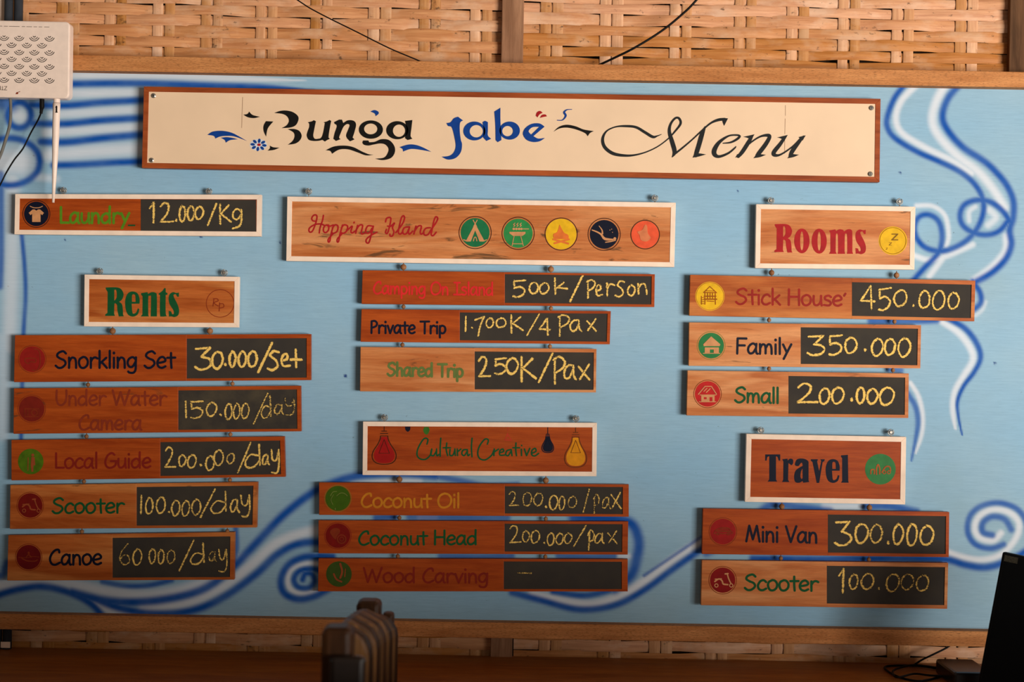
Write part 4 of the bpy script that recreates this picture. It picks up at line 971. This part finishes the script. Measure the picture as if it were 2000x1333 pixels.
# --- cultural creative column
root = header('cultural_creative_header', 'white-framed Cultural Creative header painted with hanging light bulbs', [(709,824),(1166,826.5),(1165,931),(708,928.5)], W1(12), 9, ((751,816),(1125,818)), group=GH)
p = Paint(YH); CC = lambda s_: sc(s_, 700, 820, 4.255)
for st in ([(570,205),(577,165),(545,160),(500,230),(487,290),(510,325),(560,330),(600,292),(610,245)], [(610,245),(602,290),(625,300),(650,260)], [(650,245),(652,300),(670,290)], [(685,155),(680,230),(680,305)], [(735,195),(730,250),(742,300)], [(705,235),(765,235)],
           [(762,250),(760,295),(785,297),(802,255)], [(802,245),(806,300)], [(822,245),(824,300)], [(824,268),(852,246)], [(900,250),(870,255),(860,285),(880,300),(902,268)], [(905,250),(910,300),(925,290)], [(945,155),(940,230),(944,310)],
           [(1072,205),(1080,170),(1050,165),(1005,225),(992,285),(1010,325),(1055,335),(1105,300),(1125,260)], [(1130,245),(1126,300)], [(1126,272),(1165,246)], [(1180,275),(1207,265),(1200,245),(1177,260),(1177,295),(1215,295)], [(1265,250),(1235,260),(1225,290),(1245,300),(1268,265)], [(1270,250),(1277,300)],
           [(1310,195),(1308,250),(1314,300)], [(1285,235),(1340,235)], [(1355,247),(1356,300)], [(1357,215),(1357,218)], [(1380,245),(1398,300)], [(1398,300),(1425,240)], [(1440,282),(1475,265),(1470,240),(1445,255),(1440,290),(1465,303),(1498,282)]):
    p.ribbon(CC(st), 3.0, 6)
p.build('lettering', M_dkgreen, root)
def bulb(cx, top, s, fillm, line, tall=1.0):
    """painted light bulb: cap at top, glass s wide"""
    half = [(.15, 0), (.17, .12), (.27, .3), (.44, .52), (.5, .7), (.45, .86), (.28, .97)]
    o = [(cx-u*s, top+v*s*tall) for u, v in half]+[(cx, top+s*tall)]+[(cx+u*s, top+v*s*tall) for u, v in reversed(half)]
    p = Paint(YH); p.fill([(cx+(x-cx)*.86, top+(y-top)*.92+.05*s) for x, y in o]); g_ = sub(p.build('painted_bulb', fillm, root), root)
    p = Paint(YH-0.0006); p.ribbon(o, 1.6); p.ribbon([(cx-.15*s, top-.1*s), (cx+.15*s, top-.1*s)], 1.6); p.ribbon([(cx-.13*s, top), (cx+.13*s, top)], 1.4); p.ribbon([(cx-.1*s, top-.2*s), (cx+.1*s, top-.2*s)], 1.6); p.ribbon([(cx, 834), (cx, top-.2*s)], 1.2)
    p.ribbon([(cx-.22*s, top+.72*s), (cx, top+.15*s)], .9); p.ribbon([(cx, top+.15*s), (cx+.22*s, top+.72*s)], .9); p.ribbon([(cx-.22*s, top+.72*s), (cx+.22*s, top+.72*s)], .9); p.build('bulb_outline', line, g_)
bulb(750.5, 852, 47, plain('bulb_red',(166,24,20),.5), M_outline, 1.18); bulb(1070, 853, 23, M_navy, M_navy, 1.38); bulb(1124.5, 854, 43, plain('bulb_yellow',(222,142,18),.5), plain('brown_bulb_line',(112,56,18),.5), 1.38)
p = Paint(YH); p.fill([(791,834,1),(801.5,834,1),(801,840),(796.5,844),(792,840)]); p.build('painted_bulb', M_navy, root)
p = Paint(YH); p.fill([(829,834.5,1),(837,834.5,1),(839,841),(835,849),(830,848),(826.5,841)]); p.build('painted_bulb', plain('bulb_green',(60,112,36),.5), root)
p = Paint(YH); p.fill([(991,845,1),(1001,862,1),(985,861,1)], [[(992,852,1),(996,859,1),(988,858,1)]]); p.ribbon([(992,835),(992,842)], 1.6); p.build('painted_bulb', plain('faded_bulb_red',(190,62,34),.5), root)
row('Coconut Oil plank priced 200.000/pax with yellow letters', [(623,943),(1228,947),(1228,1010),(623,1006.5)], 986, (5,11.5,5), W1(13), ((780,937),(1066,939)), (660,974,26,plain('moss_green_badge',(64,96,14),.5),d_cocooil,plain('moss_line',(120,130,60),.6),plain('yellow_green_line',(140,120,40),.6),1.0,1.5),
    [('Coconut Oil',704,901,991,27,992)], '', 4.2, plain('ochre_paint',(206,128,30),.5), [('2',995,1012,961,989,.75),('0',1021,1038,962,988,.75),('0',1042,1060,964,988,.75),('.',1063,1070,987,994,1.2),('0',1073,1089,968,996,1.05),('0',1092,1103,970,996,.9),('0',1110,1126,970,992,.7),('/',1139,1151,956,1001,.7),('p',1158,1171,966,1003,.65),('a',1176,1193,972,994,.65),('x',1194,1213,963,994,.9)], 3.6, .9, 6.0)
row('Coconut Head plank priced 200.000/pax with dark green letters', [(622,1017),(1227,1019.5),(1226,1084),(622,1081.5)], 985.5, (5,11,5), W1(14), ((780,1012),(1066,1014)), (660,1047,26,plain('blood_red_badge',(128,20,14),.5),d_coco,M_rp,plain('red_line',(150,40,24),.5),1.2,2),
    [('Coconut Head',699,935,1065,27,1064)], '', 4.2, M_dkgreen, [('2',996,1018,1027,1061),('0',1020,1034,1037,1059,.85),('0',1037,1054,1037,1061,.85),('.',1060,1066,1058,1065,1.1),('0',1069,1082,1042,1066,1.0),('0',1086,1100,1042,1064,.9),('0',1102,1117,1042,1062,.9),('/',1120,1144,1028,1068,.9),('p',1147,1162,1036,1075,1.0),('a',1162,1180,1042,1062,.95),('x',1187,1205,1038,1062,.8)], 3.6, .95)
row('Wood Carving plank with an almost empty chalkboard, lowest of the centre', [(622,1091.5),(1226,1093),(1226,1156),(621,1156)], 984, (5,11.5,4.5), W1(16), ((777,1087),(1065,1088)), (662,1122,25,plain('worn_green_badge',(62,84,28),.6),d_carve,M_picd),
    [('Wood Carving',709,957,1138,28,1139)], '', 4.2, plain('faded_maroon_paint',(140,40,24),.6), [('-',1012,1038,1118,1123,.7)], 3.4, .8)

# --- rooms column
root = header('rooms_header', 'white-framed Rooms header with red letters and a yellow sleep badge', [(1477,399),(1788,404),(1786,527),(1475,524)], W2(17,.6), 9.5, ((1506,392),(1757,394)), group=GH)
p = Paint(YH); slab(p, [('R',148,385,118,492),('o',408,608,178,500),('o',635,832,180,505),('m',860,1175,188,508),('s',1205,1342,190,512)], 1490, 420, 6.667); p.build('lettering', M_red, root)
def d_zzz(p, x, y, r):
    for a, b_, k in ((.14,-.26,.2), (-.17,.22,.09), (-.42,.56,.06)):
        L_(p, x, y, r, [(a-k,b_-k),(a+k,b_-k)], k*.38); L_(p, x, y, r, [(a+k,b_-k),(a-k,b_+k)], k*.42); L_(p, x, y, r, [(a-k,b_+k),(a+k,b_+k)], k*.38)
icon(root, 1744, 470.5, 28, M_yellow, d_zzz, plain('olive_brown_ink',(140,100,30),.6), None, 0, 0, YH)
p = Paint(YH-0.0005); p.ring(1744, 470.5, 25.6, 1.0); p.build('badge_ring', plain('amber_line',(160,100,20),.6), root)
row('Stick House plank priced 450.000, directly under the Rooms header', [(1348,537),(1905,548.5),(1903,628),(1346,617)], 1664, (8,7,6), W3(18), ((1507,533),(1751,538)), (1386.5,579,28,M_yellow,d_stilt,plain('burnt_orange_line',(160,84,16),.6),M_yellow,1.0,1.5),
    [("Stick House'",1436,1654,594,30,598)], '', 4.4, plain('brick_red_paint',(156,36,26),.5), [('4',1681,1708,559,604),('5',1715,1741,563,606),('0',1746,1771,567,598),('.',1781,1787,594,600),('0',1795,1816,568,602),('0',1821,1845,568,605),('0',1851,1873,572,603)], 4.6, 1.0, 5.6)
row('Family plank priced 350.000 with a green hut badge', [(1346,630),(1799,635.5),(1797.5,720),(1345,715)], 1564, (7,6,6), W2(19,.3), ((1502,625.5),(1747,628.5)), (1389,675.5,27.5,plain('hut_green',(44,124,66),.5),d_hut,M_pic,plain('olive_line',(130,130,60),.6),1.0,2.4),
    [('Family',1436,1549,691,30,692)], '', 4.6, M_navy, [('3',1577,1611,657,694),('5',1618,1646,655,694),('0',1650,1673,660,690),('.',1686,1693,681,688),('0',1702,1725,662,695),('0',1728,1748,662,693),('0',1754,1778,661,697)], 4.6, 1.1)
row('Small plank priced 200.000 with a red house badge', [(1343,724),(1775,730),(1774,817),(1341,812)], 1540, (8,7,6), W2(20,.2), ((1502,720.5),(1744,723.5)), (1382,770,27,plain('house_red',(196,34,32),.5),d_house,M_pic,M_rp,1.2,2.2),
    [('Small',1434,1525,786,29,788)], '', 4.6, M_dkgreen, [('2',1559,1596,750,787,1.2),('0',1600,1620,759,789),('0',1625,1648,757,788),('.',1659,1667,777,785),('0',1673,1688,757,788),('0',1693,1714,760,789),('0',1718,1746,757,791)], 4.8, 1.15)

# --- travel column
root = header('travel_header', 'white-framed Travel header with navy letters and a green badge', [(1458,848),(1770,854),(1768,986),(1455,981)], W1(21), 10, ((1486,841),(1740,845)), group=GH)
p = Paint(YH); slab(p, [('T',100,303,125,492),('r',328,475,182,497),('a',490,695,182,507),('v',715,903,190,510),('e',915,1105,188,510),('l',1122,1225,130,507)], 1480, 870, 6.897); p.build('lettering', M_navy, root)
icon(root, 1719.5, 917, 30, plain('grass_badge_green',(56,124,66),.5), d_travel, plain('bare_orange_picture',(176,92,44),.6), None, 0, 0, YH)
row('Mini Van plank priced 300.000, directly under the Travel header', [(1373,994),(1854,1001),(1853,1089),(1371,1083)], 1617, (8,6,6), W1(22), ((1527,990),(1698,992)), (1412,1039,27,plain('signal_red_badge',(158,24,22),.5),d_van,M_rp,M_rp,1.2,2),
    [('Mini Van',1455,1600,1058,31,1061)], '', 4.6, M_navy, [('3',1631,1663,1020,1066),('0',1670,1695,1024,1061),('0',1700,1723,1025,1061,.9),('.',1732,1738,1057,1065),('0',1744,1764,1025,1063),('0',1771,1791,1024,1066),('0',1797,1823,1027,1065)], 4.6, 1.1, 5.6)
row('Scooter plank priced 100.000, lowest of the right column under Mini Van', [(1371,1095),(1852,1100.5),(1850,1190),(1369,1183)], 1615, (8,6,7), W2(23), ((1525,1091),(1697,1093.5)), (1411.5,1134,27,plain('dark_red_badge',(140,18,18),.5),d_scoot,M_pic,M_rp,1.2,2.4),
    [('Scooter',1453,1601,1153,30,1155)], '', 4.6, M_dkgreen, [('i',1639,1654,1112,1158,1.0),('0',1659,1676,1122,1151,.9),('0',1682,1706,1121,1151),('.',1713,1720,1147,1154,.9),('0',1731,1756,1122,1156,.8),('0',1760,1785,1122,1152,.7),('0',1790,1814,1124,1155,.75)], 4.6, .9)

# ---------------------------------------------------------------- router and cables, upper left
YR = -0.075
def rrect(x0, x1, y0, y1, r, n=5):
    o = []
    for cx, cy, a0 in ((x1-r, y0+r, -PI/2), (x1-r, y1-r, 0), (x0+r, y1-r, PI/2), (x0+r, y0+r, PI)):
        for k in range(n+1): a = a0+PI/2*k/n; o.append((cx+r*math.cos(a), cy+r*math.sin(a)))
    return o
root = thing('wifi_router', 'white wifi router with rows of vent slots, mounted at the upper left corner', 'router', P(40, 190, YR))
o = rrect(-95, 135.5, 40, 190.5, 9)
o = [(x+(y-115)*-0.012, y+(x-20)*0.02) for x, y in o]
f = [P(x, y, YR) for x, y in o]; bk = [Vector((p.x, YR+0.03, p.z)) for p in f]; n = len(o)
mb = MB(); mb.add(f+bk, [tuple(range(n)), tuple(range(2*n-1, n-1, -1))]+[(i, n+i, n+(i+1) % n, (i+1) % n) for i in range(n)]); mb.build('casing', M_plastic, root, bevel=0.003)
mb = MB()
c = P(40, 110, YR+0.03); mb.box((c.x-0.04, YR+0.03, c.z-0.03), (c.x+0.04, -0.0305, c.z+0.03)); mb.build('wall_bracket', M_cream_edge, root)
p = Paint(YR-0.0004)
for r_, yy in enumerate((74.5, 88, 102, 115.5, 129.5, 143, 156.5)):
    for k in range(-4, 4):
        x = 8+29.6*k+(14.8 if r_ % 2 else 0)
        if x > 100: continue
        for rad, w_ in ((10, 1.3), (6.6, 1.2), (2.4, 1.5)):
            p.ribbon([(x+rad*math.sin(a), yy+(x*0.015)-5.5+rad*math.cos(a)) for a in np.linspace(-1.15, 1.15, 7)], w_, 2)
p.build('vent_slots', M_vent, root)
# printing, upside down: maker's letters and a row of indicator captions
p = Paint(YR-0.0004)
def turned(segs, cx, cy, w_, h_):
    for s_ in segs: p.ribbon([(cx-u*w_, cy+v*h_) for u, v in s_], 1.1, line=True)
turned([[(-.5,-.5+1),(.5,.5)], [(.5,.5),(-.5,-.5)], [(-.5,-.5),(.5,-.5)]][:3], 11, 172.5, 5, 7)
turned([[(-.5,.5),(.5,.5)], [(0,.5),(0,-.5)]], 5, 172.3, 4, 7)
turned([[(-.5,-.5),(-.5,.5)], [(-.5,.5),(.5,.5)], [(-.5,0),(.4,0)], [(-.5,-.5),(.5,-.5)]], -1, 172.1, 4, 7)
for x0, x1 in ((0,4),(8,15),(18,38),(43,49),(52,62),(66,72),(76,82),(87,96)): p.ribbon([(x0, 51+x0*.02), (x1, 51+x1*.02)], 1.0)
p.build('printed_captions', plain('grey_print',(120,104,92),.6), root)
p = Paint(YR-0.0004); p.fill([(30,184,1),(33,180),(36,181,1),(35,184,1)]); p.ribbon([(36,180),(39,179)], 1.1); p.build('red_mark', M_rp, root)
yA = YR+0.012
a = [P(x, y, yA) for x, y in ((111,188),(111,201))]
mb = MB(); mb.tube(a, 0.0075, 14); an = sub(mb.build('antenna_hinge', M_plastic, root, smooth=False), root)
mb = MB(); pts = [(110.5,202,.0088),(110.3,215,.0085),(109,260,.0082),(107.5,310,.0066),(105.5,360,.0045),(104,396,.0028)]
mb.tube([P(x, y, yA) for x, y, r in pts], [r for x, y, r in pts], 14); mb.build('antenna', M_plastic, root, smooth=True)
p = Paint(yA-0.0092); p.ribbon([(110.5,208),(110.5,219)], 3, line=True); p.ribbon([(108.5,219.3),(112.5,219.3)], 1.4); p.ribbon([(108.8,209.5),(110.5,208)], 1.4)
p.build('antenna_number', M_black, root)
def cable(name, label, pts, r, mat, plug=None, cat='cable'):
    root = thing(name, label, cat, pts[0])
    mb = MB(); q_ = cr([tuple(v) for v in pts], 6); mb.tube(q_, r, 8); mb.build('wire', mat, root, smooth=True)
    if plug: plug(root)
    return root
def plugf(root):
    mb = MB(); pp = [(82,189,.0055),(82,210,.0055),(81,214,.004),(80,222,.0035)]
    mb.tube([P(x, y, YR+.014) for x, y, r in pp], [r for *_, r in pp], 12); mb.build('plug', M_cord, root)
cable('power_cable', 'thin black power cable hanging from the router', [P(80,221,YR+.014),P(74,235,-.05),P(60,260,-.04),P(45,290,-.04),P(28,312,-.04),P(12,338,-.04),P(2,358,-.04),P(-30,420,-.03)], 0.0019, M_cord, plugf)
cable('network_cable', 'thicker grey network cable dropping from the router at the left edge', [P(20,189,YR+.014),P(21,215,-.05),P(19,245,-.04),P(9,280,-.035),P(-2,310,-.03),P(-30,370,-.03)], 0.0036, M_greycord)
cable('left_hanging_cord', 'thin black cord slanting down across the bamboo, left of the centre post', [P(200,-340,.0),P(330,-190,.0),P(450,-90,.0),P(578,-2,.0),P(620,24,.0),P(700,64,.0),P(760,94,.005),P(812,116,.014),P(830,124,.020)], 0.0016, M_cord)
cable('right_hanging_cord', 'thicker black cord sagging down across the bamboo, right of the centre post', [P(1640,-340,-.02),P(1520,-190,-.015),P(1430,-85,-.01),P(1362,-2,-.01),P(1330,30,-.005),P(1290,62,0),P(1240,93,0),P(1200,113,.01),P(1168,128,.022)], 0.0027, M_cord)
for k, (x, r, lb) in enumerate(((17, .0105, 'dark grey pipe nearer the left edge, behind the router'), (36, .0105, 'dark grey pipe beside the bamboo panel, behind the router'))):
    x1 = P(x, 20, .022).x
    mb = MB(); mb.tube([(x1, .0225, ZD+.001), (x1, .0225, 1.248)], r, 14); o = mb.build('conduit_pipe', M_pipe, smooth=True)
    if k:
        cz = P(38, 1261, .01).z; m2 = MB(); m2.box((x1-.011, .0105, cz-.007), (x1+.011, .013, cz+.007)); m2.build('pipe_clip', M_cream_edge, o)
    tag(o, lb, 'pipe', 'pipes behind the router')

# ---------------------------------------------------------------- desk with laptop, adapter and cables
root = thing('wooden_desk', 'long brown wooden desk top along the wall under the bamboo', 'desk', (0, -0.3, ZF))
mb = MB(); mb.box((-1.7, -0.62, ZD-0.03), (1.75, 0.046, ZD)); mb.build('desk_top', M_desk, root, bevel=0.003)
for x in (-1.6, 0.05, 1.65):
    for y in (-0.56, -0.03):
        mb = MB(); mb.box((x-.03, y-.03, ZF), (x+.03, y+.03, ZD-0.03)); mb.build('leg', M_desk, root)
mb = MB(); mb.box((-1.65, -0.58, ZD-0.12), (1.7, -0.56, ZD-0.03)); mb.build('apron', M_desk, root)
# monitor, seen from behind at an angle
YM = -0.30
root = thing('computer_monitor', 'black computer screen leaning at the lower right corner of the desk', 'monitor', (P(2060, 1400, YM).x, YM, ZD))
tl, tr, br_, bl = (1958,1078), (2230,1136), (2190,1352), (1909,1338)
yo = {0: YM, 1: YM-0.14, 2: YM-0.14, 3: YM}
fr = [P(*tl, YM), P(*tr, YM-0.14), P(*br_, YM-0.14), P(*bl, YM)]
nrm = (fr[1]-fr[0]).cross(fr[3]-fr[0]).normalized()
if nrm.y > 0: nrm = -nrm
def slabq(c4, th): return list(c4)+[p-nrm*th for p in c4], [(0,3,2,1),(4,5,6,7),(0,1,5,4),(1,2,6,5),(2,3,7,6),(3,0,4,7)]
mb = MB(); mb.add(*slabq(fr, 0.018)); mb.build('screen_housing', M_laptop, root, bevel=0.004)
ctr = sum(fr, Vector())/4
inn = [ctr+(p-ctr)*0.94+nrm*0.0006 for p in fr]
mb = MB(); mb.add(inn, [(0,3,2,1)]); mb.build('display', plain('dark_glass',(10,11,12),0.35), root)
e1 = (fr[1]-fr[0]).normalized(); e2 = (fr[3]-fr[0]).normalized()
s0 = fr[0]+e1*0.006+e2*0.006+nrm*0.0012
mb = MB(); mb.add([s0, s0+e1*0.028, s0+e1*0.028+e2*0.013, s0+e2*0.013], [(0,3,2,1)]); mb.build('sticker', M_sticker, root)
cb = (fr[2]+fr[3])/2-nrm*0.03
mb = MB(); mb.tube([(cb.x, cb.y, ZD+0.012), (cb.x, cb.y, cb.z+0.1)], 0.02, 12); mb.build('stand_neck', M_laptop, root)
mb = MB(); mb.box((cb.x-.1, cb.y-.06, ZD+0.0005), (cb.x+.1, cb.y+.08, ZD+0.013)); mb.build('stand_foot', M_laptop, root, bevel=0.003)
# adapter
root = thing('power_adapter', 'black power adapter block on the desk left of the black screen', 'adapter', D(1885, 1330))
c = D(1882, 1335); h = 0.035
mb = MB(); mb.box((c.x-0.037, c.y-0.05, ZD+0.0005), (c.x+0.05, c.y+0.09, ZD+h)); mb.build('adapter_body', plain('satin_black_plastic',(24,26,30),.3,.6), root, bevel=0.006)
def onD(pts, dz): return [D(x, y, ZD+dz) for x, y in pts]
cable('adapter_cable', 'black cable looping over the desk from the power adapter', onD([(1850,1318),(1800,1331),(1755,1323),(1728,1306),(1745,1301),(1800,1302),(1850,1311)], .003), 0.0026, M_cord)
cable('coiled_cable', 'second black cable coiled beside the power adapter on the desk', onD([(1850,1322),(1815,1320),(1785,1317),(1752,1324),(1744,1312),(1762,1304),(1790,1300),(1850,1308)], .008), 0.0024, M_cord)
cable('rising_cable', 'black cable rising from the desk up behind the lower wooden rail', [D(1782,1302,ZD+.004), P(1800,1290,-.0), P(1825,1278,.012), P(1852,1264,.020), P(1864,1250,.022)], 0.0022, M_cord)

# ---------------------------------------------------------------- chair in the foreground
M_chair = wood('dark_carved_chair_wood', (66,40,22), (32,20,12), 31, axis='z', rough=0.35)
M_chair2 = wood('worn_chair_edge_wood', (128,88,50), (60,40,22), 33, axis='z', rough=0.35)
X0 = -0.226; zs = ZF+0.45
root = thing('carved_chair', 'dark carved wooden chair seen edge-on in front of the desk', 'chair', (X0, -1.15, ZF))
def rbox(x0, x1, y0, y1, z0, z1): mb = MB(); mb.box((x0, y0, z0), (x1, y1, z1)); return mb
ztop = -0.405
for y, dz, wd in ((-1.36, .006, .046), (-0.93, -.036, .044)):
    pts = []
    mb = rbox(X0-wd*0.62, X0+wd*0.30, y-.024, y+.024, ZF, ztop+dz)
    mb.build('back_post', M_chair, root, bevel=0.009)
mb = rbox(X0-.014, X0+.034, -1.405, -1.384, ztop-.5, ztop-.028); mb.build('post_face', plain('black_brown_lacquer',(34,26,22),.3,.4), root, bevel=0.007)
mb = rbox(X0+.014, X0+.034, -.93, -.90, ZF, ztop-.060); mb.build('rear_leg_face', M_chair, root, bevel=0.006)
for k in range(10):
    t = k/9; y = -1.318+0.37*t
    mb = MB(); n = 26; zt_ = ztop-.006-.044*t+.006*math.sin(PI*t); zb_ = zs+.03
    vs = []; fs = []
    for i in range(n+1):
        u = (i/n)**2.2; z = zt_+(zb_-zt_)*u
        bow = (0.020+.012*t)*math.sin(min(1, u*14)*PI*.5)-0.03*max(0, u-.25)*2
        x = X0-.010+bow; hx = .019*min(1, .25+u*30); hy = .0125
        vs += [(x-hx, y-hy, z), (x+hx, y-hy*.6, z), (x+hx*1.15, y+hy*.2, z), (x+hx, y+hy, z), (x-hx, y+hy, z)]
    for i in range(n):
        for j in range(5): a_ = i*5+j; b_ = i*5+(j+1) % 5; fs.append((a_, b_, b_+5, a_+5))
    fs += [(4,3,2,1,0), tuple(n*5+j for j in range(5))]
    mb.add(vs, fs); mb.build('back_slat', M_chair2 if k % 2 == 0 else M_chair, root, bevel=0.003)
rbox(X0-.02, X0+.02, -1.37, -.92, zs+.02, zs+.06).build('lower_rail', M_chair, root, bevel=0.005)
rbox(X0-.02, X0+.42, -1.38, -.91, zs-.04, zs).build('seat', M_chair, root, bevel=0.008)
for y in (-1.36, -.93): rbox(X0+.37, X0+.41, y-.02, y+.02, ZF, zs-.04).build('front_leg', M_chair, root, bevel=0.004)
